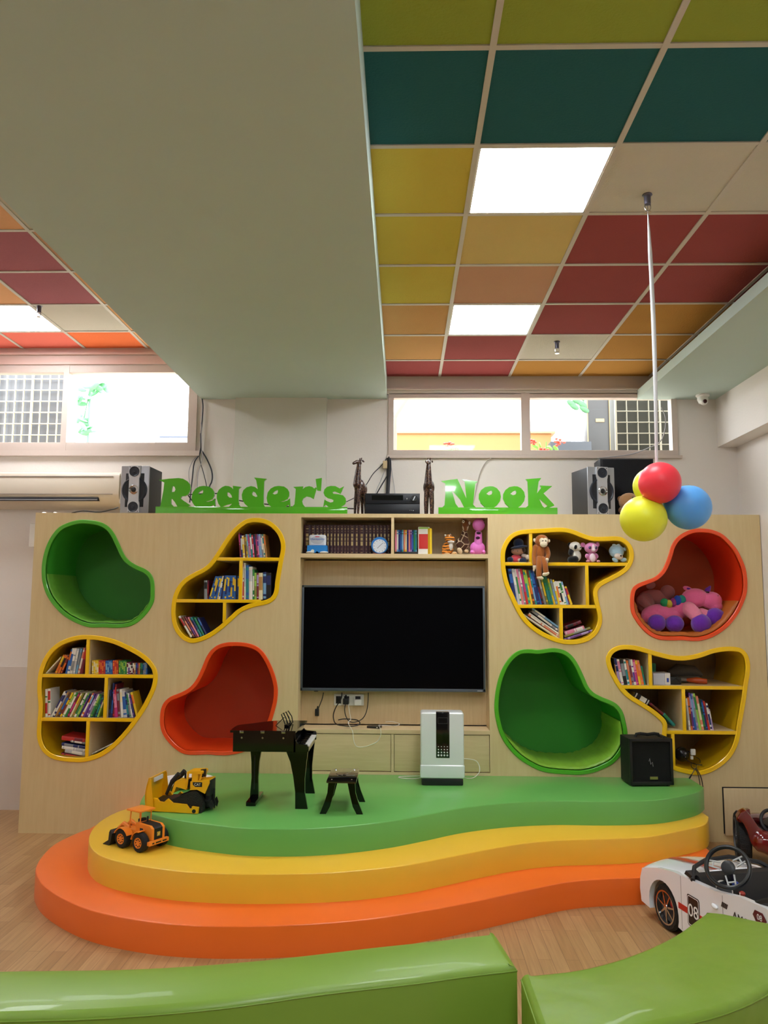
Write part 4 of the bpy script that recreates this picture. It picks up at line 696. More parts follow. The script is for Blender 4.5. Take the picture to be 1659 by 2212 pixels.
sign('reader_sign', 'glossy green cut-out letters reading Reader\'s on the unit top', TA, [(40, 793), (3020, 793), (B2([(1517, 0)])[0][0], 692)], [
 ('letter', [('s', [(95,270),(250,250),(400,240),(470,250),(540,290),(580,340),(588,400),(575,450),(545,500),(500,520),(450,525),(430,555),(480,595),(585,665),(525,690),(520,705),(100,705),(120,660),(140,560),(165,430),(178,310)]), ('s', [(305,360),(340,380),(352,420),(335,455),(285,458)]), ('s', [(285,565),(300,565),(345,620),(385,690),(330,690),(285,640)])]),
 ('letter', [('s', shift(e_out, 345)), ('s', shift(e_hole, 350))]),
 ('letter', [('s', [(1130,360),(1190,368),(1230,390),(1250,415),(1245,360),(1378,378),(1340,410),(1335,560),(1340,650),(1365,680),(1350,705),(1165,705),(1235,640),(1190,650),(1150,660),(1060,695),(1020,640),(995,560),(998,480),(1030,420),(1080,380)]), ('s', [(1160,460),(1195,470),(1225,510),(1235,545),(1190,542),(1160,510)])]),
 ('letter', [('s', B2([(15,365),(75,378),(120,412),(95,275),(62,232),(260,252),(222,290),(212,500),(212,650),(240,705),(0,705)]) + [(1500,705),(1430,640),(1392,570),(1385,500),(1410,430),(1460,385)]), ('s', B2([(48,450),(85,470),(115,525),(90,535),(40,510),(30,480)]))]),
 ('letter', [('s', B2(e_out)), ('s', B2(e_hole))]),
 ('letter', [('s', B2([(672,378),(830,370),(822,412),(860,380),(920,366),(970,378),(1000,405),(1030,382),(1040,400),(1020,470),(992,570),(940,540),(880,528),(830,560),(812,600),(825,650),(870,705),(640,705),(692,650),(705,520),(712,410)]))]),
 ('letter', [('s', B2([(1022,255),(1120,238),(1105,442),(1045,435)]))]),
 ('letter', [('s', B2([(1465,368),(1410,488),(1370,470),(1320,450),(1285,460),(1300,485),(1380,492),(1450,510),(1490,555),(1498,610),(1475,655),(1410,695),(1480,695),(1490,705),(1130,705),(1140,690),(1160,575),(1200,600),(1255,622),(1295,612),(1300,585),(1270,570),(1210,555),(1165,520),(1145,470),(1160,415),(1200,378),(1260,362),(1330,366),(1400,402)])), ('s', B2([(1140,694),(1178,658),(1230,694)]))]),
])
o_ = [(702,297),(640,308),(590,345),(560,400),(558,460),(585,515),(640,570),(660,580),(740,580),(790,545),(830,490),(842,430),(830,370),(790,322),(745,300)]
oh = [(722,352),(690,365),(655,395),(690,413),(722,402),(732,375)]
sign('nook_sign', 'glossy green cut-out letters reading Nook on the unit top', TE, [(42, 657), (1565, 657), (1565, 572)], [
 ('letter', [('s', [(75,232),(285,203),(345,330),(400,455),(378,235),(342,208),(550,238),(515,265),(500,400),(485,530),(520,568),(520,580),(78,580),(120,540),(130,400),(130,262)]), ('s', [(212,345),(320,470),(372,570),(300,572),(262,520)])]),
 ('letter', [('s', o_), ('s', oh)]), ('letter', [('s', shift(o_, 310)), ('s', shift(oh, 308))]),
 ('letter', [('s', [(1158,208),(1360,192),(1325,240),(1305,388),(1358,318),(1342,288),(1500,296),(1388,390),(1520,530),(1525,548),(1460,572),(1440,580),(1150,580),(1192,545),(1190,400),(1182,235)]), ('s', [(1330,455),(1440,550),(1400,575),(1375,550)])]),
])
# ------------------------------------------------------------------ hi-fi speakers
SILV = mat('A9ABB0', .35, metal=.6); SILV2 = mat('C4C6CA', .3, metal=.5); CONE = mat('1E2430', .45)
def hifi(cx_, cy, rz, label, mirror=1):
    W, H, D = .222, .375, .28; t = thing('hifi_speaker', (cx_, cy, UTOP), label, 'speaker', 'silver-fronted hi-fi speakers'); M = Matrix.Translation((cx_, cy, UTOP+.0006)) @ Matrix.Rotation(rz, 4, 'Z')
    def P(x, y, z): return M @ Vector((x, y, z))
    m = MB(); m.box((-W/2, .012, 0), (W/2, D, H-.004), .004, M=M); m.build('cabinet', mat('2C2D31', .5), t)
    m = MB(); m.box((-W/2-.002, 0, .002), (W/2+.002, .014, H), .006, M=M); m.build('baffle', SILV, t)
    m = MB()
    for s in (-1, 1): m.box((s*.052-.022, -.003, .05), (s*.052+.022, .001, H-.06), .006, M=M)
    m.build('side_vent', mat('14171E', .5), t)
    m = MB(); m.lathe(P(0, .0, H*.49), [(.101, 0), (.101, -.008), (.094, -.011), (.088, -.004), (.05, .001), (.02, -.003)], M.to_3x3() @ Vector((0, 1, 0)), 36); m.build('woofer', CONE, t)
    m = MB(); pr = [(-.046, .006), (.046, .006), (.046, .075), (.04, .1), (.04, H-.1), (.046, H-.075), (.046, H-.002), (-.046, H-.002), (-.046, H-.075), (-.04, H-.1), (-.04, .1), (-.046, .075)]
    m.prism([P(x, -.02, z) for x, z in pr], M.to_3x3() @ Vector((0, .02, 0))); fp = m.build('centre_plate', SILV2, t)
    ax = M.to_3x3() @ Vector((0, 1, 0))
    for z in (.05, H-.048):
        m = MB(); m.lathe(P(0, -.0205, z), [(.04, .001), (.04, -.003), (.036, -.004), (.03, .004-.004), (.012, .003-.004), (.01, -.0045)], ax, 28); m.build('driver', CONE, fp)
    m = MB(); m.lathe(P(0, -.0205, H*.49), [(.037, .001), (.037, -.003), (.034, -.006), (.024, -.001), (.001, -.0005)], ax, 28); m.build('tweeter_ring', CHROME, fp)
    m = MB(); m.lathe(P(0, -.0222, H*.49), [(.02, .001), (.012, -.004), (.002, -.006)], ax, 20); m.build('tweeter', BLACK, fp)
    for x in (-.036, .036):
        for z in (.014, H-.012): m = MB(); m.lathe(P(x, -.0202, z), [(.004, .0005), (.003, -.002)], ax, 10); m.build('screw', BLACK, fp)
    return t
hifi(-2.095, 6.03, radians(-3), 'silver-fronted hi-fi speaker with round drivers left of the green letters')
hifi(1.53, 6.06, radians(14), 'silver-fronted hi-fi speaker with round drivers at the right end of the unit top')
a, b = at(1300, 1100, 6.33), at(1410, 990, 6.33); t = thing('subwoofer', ((a.x+b.x)/2, 6.4, UTOP), 'large black subwoofer box standing behind the right hi-fi speaker', 'subwoofer')
m = MB(); m.box((a.x, 6.35, UTOP+.0006), (b.x+.01, 6.55, b.z), .004); m.build('cabinet', mat('17181C', .5), t); m = MB(); m.box((a.x+.02, 6.335, UTOP+.01), (b.x, 6.35, b.z-.008), .003); m.build('grille_cloth', mat('0B0D14', .9, bump=.5, bscale=300), t)
# ------------------------------------------------------------------ receiver
a, b = at(789, 1109, 6.06), at(907, 1066, 6.06); t = thing('av_receiver', ((a.x+b.x)/2, 6.2, UTOP), 'black audio receiver between the two carved giraffes', 'receiver')
m = MB(); m.box((a.x, 6.07, UTOP+.008), (b.x, 6.35, b.z), .003); m.build('chassis', mat('0D1016', .45), t)
zm = (UTOP+b.z)/2
m = MB(); m.box((a.x, 6.06, zm+.002), (b.x, 6.072, b.z), .002); m.box((a.x, 6.06, UTOP+.008), (b.x, 6.072, zm-.001), .002); fp = m.build('front_panel', mat('10141C', .35), t)
m = MB(); m.box((a.x+.05, 6.0585, zm+.03), (b.x-.13, 6.06, b.z-.014)); m.build('display', mat('05070A', .1), fp)
m = MB(); m.lathe((b.x-.045, 6.06, b.z-.04), [(.025, .001), (.025, -.01), (.022, -.013)], 'Y', 28); kb = m.build('volume_knob', mat('0A0C10', .25), fp)
m = MB(); m.box((-.0035, 0, -.018), (.0035, .002, .018), M=Matrix.Translation((b.x-.045, 6.0445, b.z-.04)) @ Matrix.Rotation(radians(25), 4, 'Y')); m.build('pointer', CHROME, kb)
m = MB(); m.box((b.x-.103, 6.057, b.z-.05), (b.x-.098, 6.06, b.z-.035)); m.build('button', CHROME, fp)
for k in range(3): m = MB(); m.lathe((b.x-.077+.013*k, 6.06, UTOP+.033), [(.004, .001), (.003, -.003)], 'Y', 10); m.build('jack', CHROME, fp)
for x in (a.x+.03, b.x-.03):
    for y in (6.1, 6.3): m = MB(); m.cyl((x, y, UTOP+.0006), (x, y, UTOP+.009), .012, .012, 12); m.build('foot', BLACK, t)
# ------------------------------------------------------------------ blobs for soft toys and carvings
def blob(name, parts, m_, parent, vox=.003, sm=2, loc=None):
    m = MB()
    for p in parts:
        if p[0] == 'c': m.tube(smooth([Vector(q) for q in p[1]], 4, closed=False) if len(p[1]) > 2 else [Vector(q) for q in p[1]], [p[2][0]+(p[2][1]-p[2][0])*i/((len(p[1])-1)*4 if len(p[1]) > 2 else 1) for i in range((len(p[1])-1)*4+1 if len(p[1]) > 2 else 2)], 12); m.ell(p[1][0], (p[2][0],)*3, None, 12); m.ell(p[1][-1], (p[2][1],)*3, None, 12)
        elif p[0] == 'p': m.prism(p[1], p[2])
        else: m.ell(p[0], p[1], Euler(p[2]) if len(p) > 2 else None, 16)
    o = m.build('tmpb', m_); o.location = (0, 0, 0) if o.location.length < 1e-6 else o.location
    r = o.modifiers.new('r', 'REMESH'); r.mode = 'VOXEL'; r.voxel_size = vox
    s = o.modifiers.new('s', 'SMOOTH'); s.factor = .5; s.iterations = sm
    me = evalmesh(o); bpy.data.objects.remove(o); me.name = name; me.shade_smooth(); me.materials.clear(); me.materials.append(m_)
    return link(name, me, parent, loc)
GIR = spots_mat('carved_giraffe', '2C1410', '6E5038', 36, .045, .3)
def giraffe(cx_, Y, ry, label):
    t = thing('carved_giraffe', (cx_, Y, UTOP), label, 'figurine', 'carved giraffes on the unit top'); c, s = cos(ry), sin(ry)
    def P(x, y, z): return Vector((cx_+x*c-y*s, Y+x*s+y*c, UTOP+z))
    legs = [('c', [P(x, y, .004), P(x*.9, y, .09), P(x*.7, y*.8, .19)], (.008, .017)) for x in (-.04, .032) for y in (-.022, .022)]
    blob('body', [(P(-.01, 0, .22), (.045, .036, .068)), (P(.02, 0, .205), (.035, .033, .055)), ('c', [P(-.035, 0, .24), P(-.03, 0, .32), P(-.02, 0, .4)], (.034, .017)), ('c', [P(-.015, 0, .415), P(-.04, 0, .42), P(-.072, 0, .405)], (.019, .011)), ('c', [P(.048, 0, .2), P(.056, 0, .15)], (.006, .004))]+legs, GIR, t, .0035, 1)
    for y in (-.018, .018): m = MB(); m.tube([P(-.01, y*.5, .425), P(-.002, y*.6, .455)], [.004, .0045], 8); m.build('horn', GIR, t); m = MB(); m.ell(P(.002, y*1.4, .428), (.014, .006, .008), Euler((0, .5, ry)), 10); m.build('ear', GIR, t)
giraffe(at(779, 1109, 6.12).x, 6.12, radians(38), 'dark carved wooden giraffe looking left, beside the green letter s')
giraffe(at(927, 1109, 6.12).x, 6.12, radians(78), 'dark carved wooden giraffe facing front, left of the Nook letters')
# ------------------------------------------------------------------ soft toys, drawn in a crop's pixels at the plane Y, depth in the same pixels
def toy(name, label, T, s, Y, base, parts, vox=.0035, cat='soft toy', group=None):
    k = Y/FPX/s; V = lambda x, y, d: at(*T(x, y), Y)+Vector((0, d*k, 0)); b = V(*base, 0); t = thing(name, b, label, cat, group)
    for nm, m_, el in parts:
        L_ = []
        for e in el:
            if e[0] == 'c': L_.append(('c', [V(*q) for q in e[1]], (e[2][0]*k, e[2][1]*k)))
            else: x, y, d, rx, rz, ry = e[:6]; L_.append((V(x, y, d), (rx*k, ry*k, rz*k), (0, radians(e[6]) if len(e) > 6 else 0, 0)))
        blob(nm, L_, m_, t, min(vox, min([min(q[1]) if q[0] != 'c' else min(q[2]) for q in L_])*.6), 1 if len(el) > 1 else 0)
    return t
TS = tf(1080, 1130, 10.37); EYE = mat('08080A', .08, coat=1.)
BR_, CR_ = plush('A8622A'), plush('F0E2C4')
toy('plush_monkey', 'brown plush monkey with cream face dangling its legs over the shelf', TS, 10.37, 5.98, (900, 880), [
 ('head', BR_, [(940,400,30,155,145,130)]), ('body', BR_, [(905,650,30,120,180,90), (905,800,10,110,75,90)]),
 ('face', CR_, [(925,400,-85,60,65,40), (1005,400,-80,60,65,40), (962,480,-95,85,70,50)]), ('ear', CR_, [(775,378,20,30,42,15)]), ('ear', CR_, [(1105,395,20,26,36,15)]),
 ('arm', BR_, [('c', [(800,540,10),(770,720,-10),(765,920,-60)], (62,48))]), ('arm', BR_, [('c', [(1050,580,10),(1075,700,-30),(1040,800,-60)], (60,45))]),
 ('hand', CR_, [(765,985,-65,44,55,40), (750,1050,-65,24,42,22)]), ('hand', CR_, [(1040,820,-75,40,50,38), (1045,870,-75,18,34,20)]),
 ('leg', BR_, [('c', [(870,800,-30),(860,930,-95),(855,1180,-100)], (66,62))]), ('leg', BR_, [('c', [(960,810,-30),(985,930,-95),(1010,1100,-100)], (66,62))]),
 ('foot', CR_, [(880,1228,-110,80,42,60,12)]), ('foot', CR_, [(1005,1140,-110,85,48,60,-20)]),
 ('eye', EYE, [(938,405,-128,13,16,8)]), ('eye', EYE, [(1002,408,-124,13,16,8)])])
DK = plush('16233F')
toy('rag_doll', 'small rag doll with dark blue hat and mittens in the top left cell', TS, 10.37, 6.05, (380, 880), [
 ('hat', DK, [(430,540,-10,200,38,120,-8), (420,450,30,120,110,100)]), ('face', plush('B88A72'), [(400,630,20,150,85,100)]), ('hair', plush('3A1E16'), [(520,610,10,60,60,80)]),
 ('body', plush('D8505E'), [(370,790,60,130,95,80)]), ('sleeve', plush('C9B8B0'), [(540,730,20,65,50,50), (440,830,-20,50,40,50)]), ('hand', plush('E8D8C8'), [(610,765,-10,48,58,40)]),
 ('mitten', DK, [(225,820,-40,72,66,60)]), ('mitten', DK, [(505,850,-40,88,68,60)]), ('eye', EYE, [(385,630,-82,18,12,8)]), ('eye', EYE, [(290,610,-55,16,12,8)])])
TP = tf(1230, 1150, 11.85); WP, KP = plush('E9E6DC'), plush('101114')
toy('plush_panda', 'black and white plush panda looking right on the top shelf', TP, 11.85, 6.04, (150, 765), [
 ('head', WP, [(150,360,20,150,125,120), (235,400,-20,70,70,70)]), ('body', WP, [(190,600,40,120,150,90)]), ('ear', KP, [(20,300,60,50,50,30)]),
 ('eye_patch', KP, [(140,385,-92,40,62,30,15)]), ('nose', KP, [(262,390,-92,18,16,14)]), ('arm', KP, [('c', [(50,480,20),(20,540,-20)], (70,55))]), ('leg', KP, [('c', [(40,700,0),(140,690,-60)], (90,85))])])
PK, PKD, WW = plush('E08CC0'), plush('8A3A78'), plush('F4DCE4')
toy('plush_bushbaby', 'pink plush animal with big purple eyes and white belly', TP, 11.85, 6.02, (590, 765), [
 ('head', PK, [(560,400,10,175,145,130)]), ('face', WW, [(590,400,-100,42,90,40), (590,460,-110,55,45,40)]), ('ear', PK, [(355,320,30,75,62,22,30)]), ('ear', PK, [(725,305,40,60,68,22,-20)]),
 ('body', PK, [(580,640,20,140,130,90)]), ('belly', WW, [(580,650,-60,75,115,40)]), ('arm', PK, [(440,610,-40,50,62,40)]), ('arm', PK, [(685,600,-40,42,66,40,-25)]),
 ('foot', plush('F0A8B0'), [(455,740,-70,48,34,40)]), ('foot', plush('F0A8B0'), [(725,742,-70,46,32,40)]),
 ('iris', mat('6A3A8A', .15, coat=1.), [(505,400,-100,44,44,20)]), ('iris', mat('6A3A8A', .15, coat=1.), [(660,398,-92,42,44,20)]), ('pupil', EYE, [(510,400,-116,26,30,10)]), ('pupil', EYE, [(662,398,-108,24,30,10)])])
BB = plush('A9C8D8')
toy('plush_bear', 'pale blue plush bear lying with cream muzzle at the shelf end', TP, 11.85, 6.05, (1270, 765), [
 ('head', BB, [(1210,480,20,195,170,140)]), ('ear', BB, [(1420,430,30,55,55,30)]), ('bow', plush('C4D8DE'), [(1140,345,-40,62,48,40,30), (1245,345,-40,55,50,40,-30)]), ('muzzle', plush('E8D8CC'), [(1235,620,-80,115,78,80,20)]),
 ('nose', EYE, [(1275,610,-160,26,26,18)]), ('paw', BB, [(1160,710,-40,85,55,60,30)]), ('paw', BB, [(1375,705,-40,85,58,60)]), ('eye', EYE, [(1350,595,-98,14,16,10)])])
TG_ = tf(960, 1110, 16.59)
toy('plush_giraffe', 'brown plush giraffe with pale net markings sitting above the television', TG_, 16.59, 6.1, (650, 1480), [
 ('body', spots_mat('giraffe_plush', '4A2C1C', 'C8B090', 20, .05), [(650,1080,40,260,260,160), ('c', [(700,900,40),(720,680,30)], (170,110))]),
 ('head', plush('7A4A26'), [(750,350,0,130,160,110), (740,530,-40,85,110,80)]), ('cheek', plush('D8C0A0'), [(665,520,-70,28,90,40,-15)]), ('cheek', plush('D8C0A0'), [(825,520,-70,28,90,40,20)]),
 ('eye', plush('F4F0E4'), [(675,290,-85,52,60,30)]), ('eye', plush('F4F0E4'), [(895,335,-80,44,58,30)]), ('pupil', EYE, [(668,288,-116,18,22,10)]), ('pupil', EYE, [(905,338,-112,16,20,10)]),
 ('horn', plush('2A1A12'), [('c', [(690,220,20),(680,170,20)], (18,22))]), ('foot', plush('D8BE98'), [(540,1330,-120,90,120,70,-25)]), ('foot', plush('D8BE98'), [(780,1340,-120,80,60,60)])])
TI = tf(840, 1100, 7.54)
ST = stripes_mat('tiger_stripes', 'E08A2C', '1A1410', 14, 'Z', .9, 6., .78)
toy('plush_tiger', 'orange striped plush tiger sitting beside the yellow picture book', TI, 7.54, 6.07, (980, 745), [
 ('body', ST, [(960,640,20,95,110,60), (910,700,0,50,50,50)]), ('head', ST, [(985,480,-5,78,68,60), (1040,490,-30,40,36,36)]), ('chest', plush('E8E4DC'), [(1010,600,-25,35,75,30)]), ('muzzle', plush('D8D0C4'), [(1010,535,-32,60,30,35)]),
 ('ear', plush('E8E0D0'), [(920,425,0,18,20,10)]), ('ear', plush('E8E0D0'), [(1000,412,20,14,16,10)]), ('eye', plush('F8F8F0'), [(982,440,-52,12,15,8)]), ('nose', plush('7A3A2A'), [(1055,485,-62,14,12,10)]), ('paw', plush('DDB27A'), [(1065,720,-40,45,28,40)]), ('paw', plush('DDB27A'), [(945,730,-40,50,18,30)])])
PG = mat('E077C8', .5, mottle=.04)
toy('pink_giraffe_toy', 'smooth pink long-necked toy with round head above the television', TI, 7.54, 6.08, (1450, 735), [
 ('body', PG, [(1445,630,10,125,110,70), ('c', [(1455,560,10),(1460,400,10)], (70,58)), (1360,700,-10,45,30,40), (1545,700,-10,32,32,40)]), ('head', PG, [(1463,255,0,102,108,80)]),
 ('spot', plush('3A1028'), [(1460,390,-46,42,24,16)]), ('spot', plush('3A1028'), [(1445,470,-50,38,26,18)]), ('eye', EYE, [(1550,228,-35,6,10,8)])])
# blue and white container, round clock
cc = at(*TN(345, 748), 6.06); t = thing('blue_container', (cc.x, 6.06, ZS), 'white container dressed in blue shorts at the left over the television', 'container'); bx = cc.x
m = MB(); m.box((bx-.066, 6.03, ZS+.05), (bx+.066, 6.1, ZS+.148), .022, seg=4); m.build('lid', mat('D4DAE2', .3), t)
m = MB(); m.prism([Vector((bx+x, 6.022, ZS+z)) for x, z in ((-.075, .064), (.075, .064), (.078, .012), (.012, .008), (0, .022), (-.012, .008), (-.078, .012))], (0, .085, 0)); m.build('shorts', mat('1E86D8', .5), t)
for s_ in (-1, 1): m = MB(); m.ell((bx+s_*.052, 6.035, ZS+.0105), (.034, .03, .0098)); m.build('shoe', mat('E4E4E0', .4), t)
m = MB(); m.lathe((bx, 6.0295, ZS+.105), [(.05, .0), (.049, -.0006)], 'Y', 28); m.bm.verts.ensure_lookup_table()
for v in m.bm.verts: v.co.z = ZS+.105+(v.co.z-ZS-.105)*.62
m.build('oval_label', mat('B8C0CC', .5), t)
text('lettering', 'Charmypants', .021, XZt(bx, 6.0285, ZS+.113), mat('2A6CC8', .4), t, .0004)
m = MB(); m.box((bx-.016, 6.0285, ZS+.128), (bx+.016, 6.0294, ZS+.134), .0003); m.build('red_label', mat('D83A4A', .4), t)
m = MB(); c = at(*TN(262, 680), 6.01); m.lathe((c.x, 6.022, c.z), [(.014, .001), (.013, -.001)], 'Y', 16); m.build('emblem', mat('D8DCD0', .4), t)
c = at(*TN(1358, 625), 6.06); c.z = ZS+.068; t = thing('alarm_clock', (c.x, 6.07, ZS), 'round blue desk clock with white dial above the television', 'clock')
m = MB(); m.lathe(c, [(.062, .04), (.067, .0), (.064, -.012), (.054, -.012)], 'Y', 36); m.build('case', mat('2878C8', .35), t)
m = MB(); m.lathe(c+Vector((0, -.0125, -.006)), [(.053, .001), (.052, -.001)], 'Y', 32); dl = m.build('dial', mat('DDE4EE', .4), t)
for k in range(12): an = radians(30*k); q = c+Vector((.044*sin(an), -.014, -.006+.044*cos(an))); m = MB(); m.lathe(q, [(.0028, .0008), (.0025, -.0005)], 'Y', 8); m.build('hour_mark', KB, dl)
for an, ln in ((48, .04), (225, .024)): a_ = radians(an); q = c+Vector((0, -.0148, -.006)); m = MB(); m.tube([q, q+Vector((ln*sin(a_), 0, ln*cos(a_)))], .0013, 6); m.build('hand', mat('5A6070', .4), dl)
m = MB(); m.box((c.x-.05, 6.05, ZS+.0006), (c.x+.05, 6.1, ZS+.008), .002); m.build('base', mat('7A1C24', .4), t)
# teddy bear behind the balloons
TT = tf(1200, 960, 4.608)
toy('teddy_bear', 'light brown teddy bear partly hidden behind the yellow balloons', TT, 4.608, 6.12, (740, 692), [
 ('head', plush('A87C52'), [(735,570,10,105,90,80)]), ('ear', plush('A87C52'), [(650,540,20,28,30,15)]), ('muzzle', plush('D8BE98'), [(795,565,-65,45,28,35)]), ('body', plush('A87C52'), [(730,650,40,95,50,60)]), ('eye', EYE, [(750,538,-68,10,10,8)]), ('nose', EYE, [(815,555,-96,12,8,8)])])
# pink unicorn
UP_, UV_ = plush('F070A0'), plush('6A2CA8')
toy('plush_unicorn', 'big pink plush unicorn with purple hooves lying in the orange pod', T6, 5.53, 6.2, (640, 1340), [
 ('body', UP_, [(520,1150,60,250,130,150), (760,1070,60,180,120,140), (400,1180,20,140,100,120)]), ('head', UP_, [(900,950,20,160,115,120), (1080,980,-10,125,105,100), (1120,1050,-20,90,60,80)]),
 ('leg', plush('F08CA8'), [('c', [(800,1080,-60),(850,1150,-130)], (85,80))]), ('leg', plush('F08CA8'), [('c', [(960,1130,-40),(1020,1160,-90)], (60,60))]),
 ('hoof', UV_, [(400,1245,-110,106,100,90)]), ('hoof', UV_, [(610,1255,-110,108,98,90)]), ('hoof', UV_, [(900,1255,-170,115,116,105)]), ('hoof', UV_, [(1090,1185,-110,118,115,100)]),
 ('horn', UV_, [('c', [(1050,860,20),(1080,815,20)], (34,14))]), ('ear', UP_, [(820,840,40,62,30,20,20)]), ('inner_ear', UV_, [(828,842,15,34,14,12,20)]), ('nostril', EYE, [(1135,925,-75,10,7,8)]), ('eye', EYE, [(1020,880,-55,26,12,14,20)])], .006)
bm_ = toy('mane_tuft', '', T6, 5.53, 6.2, (640, 1000), [('tuft', mat('2A9A5A', .95, bump=.6, bscale=200, mottle=.1), [(520,1005,-20,48,52,50)]), ('tuft', mat('C8B83A', .95, bump=.6, bscale=200, mottle=.1), [(570,1020,-30,42,50,50)]), ('tuft', mat('A03A8A', .95, bump=.6, bscale=200, mottle=.1), [(622,1000,-30,36,52,50)]),
 ('tuft', mat('2A50B8', .95, bump=.6, bscale=200, mottle=.1), [(672,980,-30,46,62,50)]), ('tuft', mat('2A9A8A', .95, bump=.6, bscale=200, mottle=.1), [(725,970,-20,50,56,50)])], .006)
un_ = [o for o in bpy.data.objects if o.name == 'plush_unicorn'][0]
for c in list(bm_.children): c.parent = un_; c.data.transform(Matrix.Translation(bm_.location-un_.location)); c.name = 'rainbow_mane'
bpy.data.objects.remove(bm_)
PF = plush('C88A88')
toy('plush_animal', 'dusty pink plush lying behind the unicorn at the left of the orange pod', T6, 5.53, 6.42, (330, 1180), [
 ('body', PF, [(420,960,60,200,110,110), (290,1010,-20,100,120,80)]), ('head', PF, [(570,880,20,85,85,80)]), ('leg', PF, [('c', [(230,980,-60),(310,1070,-110)], (60,42))]), ('ear', PF, [(385,800,60,60,42,25,-20)])], .006)
# ================================================================== wall things: air conditioner, cables
x0, x1 = -3.55, at(257, 1050, 6.42).x; t = thing('air_conditioner', ((x0+x1)/2, 6.5, 2.5), 'long white wall air conditioner at the far left under the window', 'air conditioner')
zt_, zb_ = at(100, 1022, 6.42).z, at(100, 1090, 6.45).z
pf = [(6.645, zt_+.02), (6.5, zt_+.02), (6.435, zt_), (6.42, zt_-.03), (6.418, zb_+.09), (6.43, zb_+.055), (6.47, zb_+.02), (6.52, zb_-.005), (6.645, zb_-.02)]
m = MB(); m.prism([Vector((x0, y, z)) for y, z in pf], (x1-x0, 0, 0)); m.build('casing', mat('D8CDBC', .4), t)
m = MB()
for fz in (zt_-.028, zb_+.085): m.box((x0+.02, 6.415, fz-.004), (x1-.05, 6.4185, fz+.004), .001)
m.build('front_groove', mat('9A8F84', .5), t)
m = MB(); m.box((x0+.02, 6.418, zb_+.03), (x1-.17, 6.46, zb_+.058), .002); m.build('outlet', mat('1C1E26', .4), t)
m = MB(); m.box((x0+.02, 6.414, zb_+.034), (x1-.175, 6.419, zb_+.042), .001); m.build('louver', mat('8E9096', .4), t)
m = MB(); m.box((x1-.0005, 6.44, zb_+.01), (x1+.012, 6.64, zt_+.012), .005); m.build('end_cap', WHITE, t)
p = at(76, 1157, 6.6); m = MB(); m.box((p.x-.03, 6.55, p.z-.1), (p.x+.04, 6.637, p.z+.1), .01); tag(m.build('wall_box', WHITE, loc=p), 'white box on the wall just left of the wall unit', 'wall box')
K1 = lambda x, y, d=.02: at(380+x/11.06, 850+y/11.06, WALLY-d)
GKB = mat('2B2E38', .45); LG = mat('A9A6AA', .5)
q = [K1(620,90), K1(645,300), K1(630,600), K1(605,900), K1(600,1300), K1(640,1400), K1(740,1570), K1(840,1800), K1(870,1980), K1(850,2120), K1(800,2230), K1(760, 2500, .1)]
cable('wall_cable', q, .006, GKB, 'thick dark cable bowing right beside the left window')
cable('wall_cable', [K1(590,950,.03), K1(590,1350,.03), K1(540,1490,.03), K1(460,1600,.03), K1(420,1750), K1(395,2000), K1(370,2220), K1(330, 2600, .1)], .0055, GKB, 'thick dark cable bowing left beside the left window')
cable('wall_cable', [K1(585,1300,.035), K1(560,1500,.04), K1(600,1700,.03), K1(660,1900), K1(720,2150), K1(760,2400)], .0035, GKB, 'thin dark cable hanging straight between the two bowed ones')
cable('wall_cable', [K1(600,700,.04), K1(610,1000,.04), K1(620,1350,.045), K1(640,1500,.05), K1(600,1680,.045), K1(540,1850,.03), K1(520,2000,.03), K1(510,2200,.03), K1(500, 2450, .03)], .0035, LG, 'light grey cable crossing over the dark ones at the left window')
cable('wall_cable', [K1(570,1450,.03), K1(440,1560,.03), K1(350,1720,.02), K1(310,1880,.02), K1(320,2080,.02), K1(350,2220,.02)], .003, LG, 'light grey cable loop at the far left of the bundle')
K2 = lambda x, y, d=.02: at(740+x/7.54, 970+y/7.54, WALLY-d)
for k, (pts, r, m_, lb) in enumerate([
 ([K2(735,100), K2(735,200), K2(730,450), K2(715,760,.05), K2(715,900,.08)], .007, GKB, 'leftmost thick black cable behind the receiver'),
 ([K2(745,130), K2(775,180), K2(780,330), K2(765,500), K2(750,760,.05), K2(750,900,.08)], .008, GKB, 'rightmost thick black cable behind the receiver'),
 ([K2(755,125,.04), K2(755,300,.04), K2(745,500,.04), K2(735,900,.08)], .006, KB, 'middle thick black cable behind the receiver'),
 ([K2(730,140), K2(640,260), K2(500,400), K2(400,560), K2(330,650), K2(250,760,.1), K2(60,860,.2)], .0035, GKB, 'thin dark cable slanting down behind the left carved giraffe'),
 ([K2(730,430,.03), K2(640,580,.03), K2(560,720,.04), K2(500,850,.08)], .005, GKB, 'short dark cable slanting left behind the receiver'),
 ([K2(700,320), K2(620,520), K2(560,650), K2(530,760)], .0025, LG, 'thin light cable hanging from the cream connector'),
 ([K2(790,260), K2(820,480), K2(845,640), K2(870,900)], .0025, LG, 'thin light cable slanting right behind the receiver')]): cable('wall_cable', pts, r, m_, lb)
p = K2(693, 260, .04); m = MB(); m.box((p.x-.018, p.y-.012, p.z-.03), (p.x+.018, p.y+.018, p.z+.035), .003); tag(m.build('connector_block', mat('C8B48C', .6), loc=p), 'small cream connector block on the cables behind the receiver', 'connector')
cable('wall_cable', [at(1062, 989, 6.62), at(1050, 998, 6.62), at(1038, 1020, 6.62), at(1030, 1050, 6.6), at(1024, 1080, 6.5), at(1018, 1105, 6.4)], .004, mat('B9AFA6', .6), 'pale grey cable curving down behind the letter N')
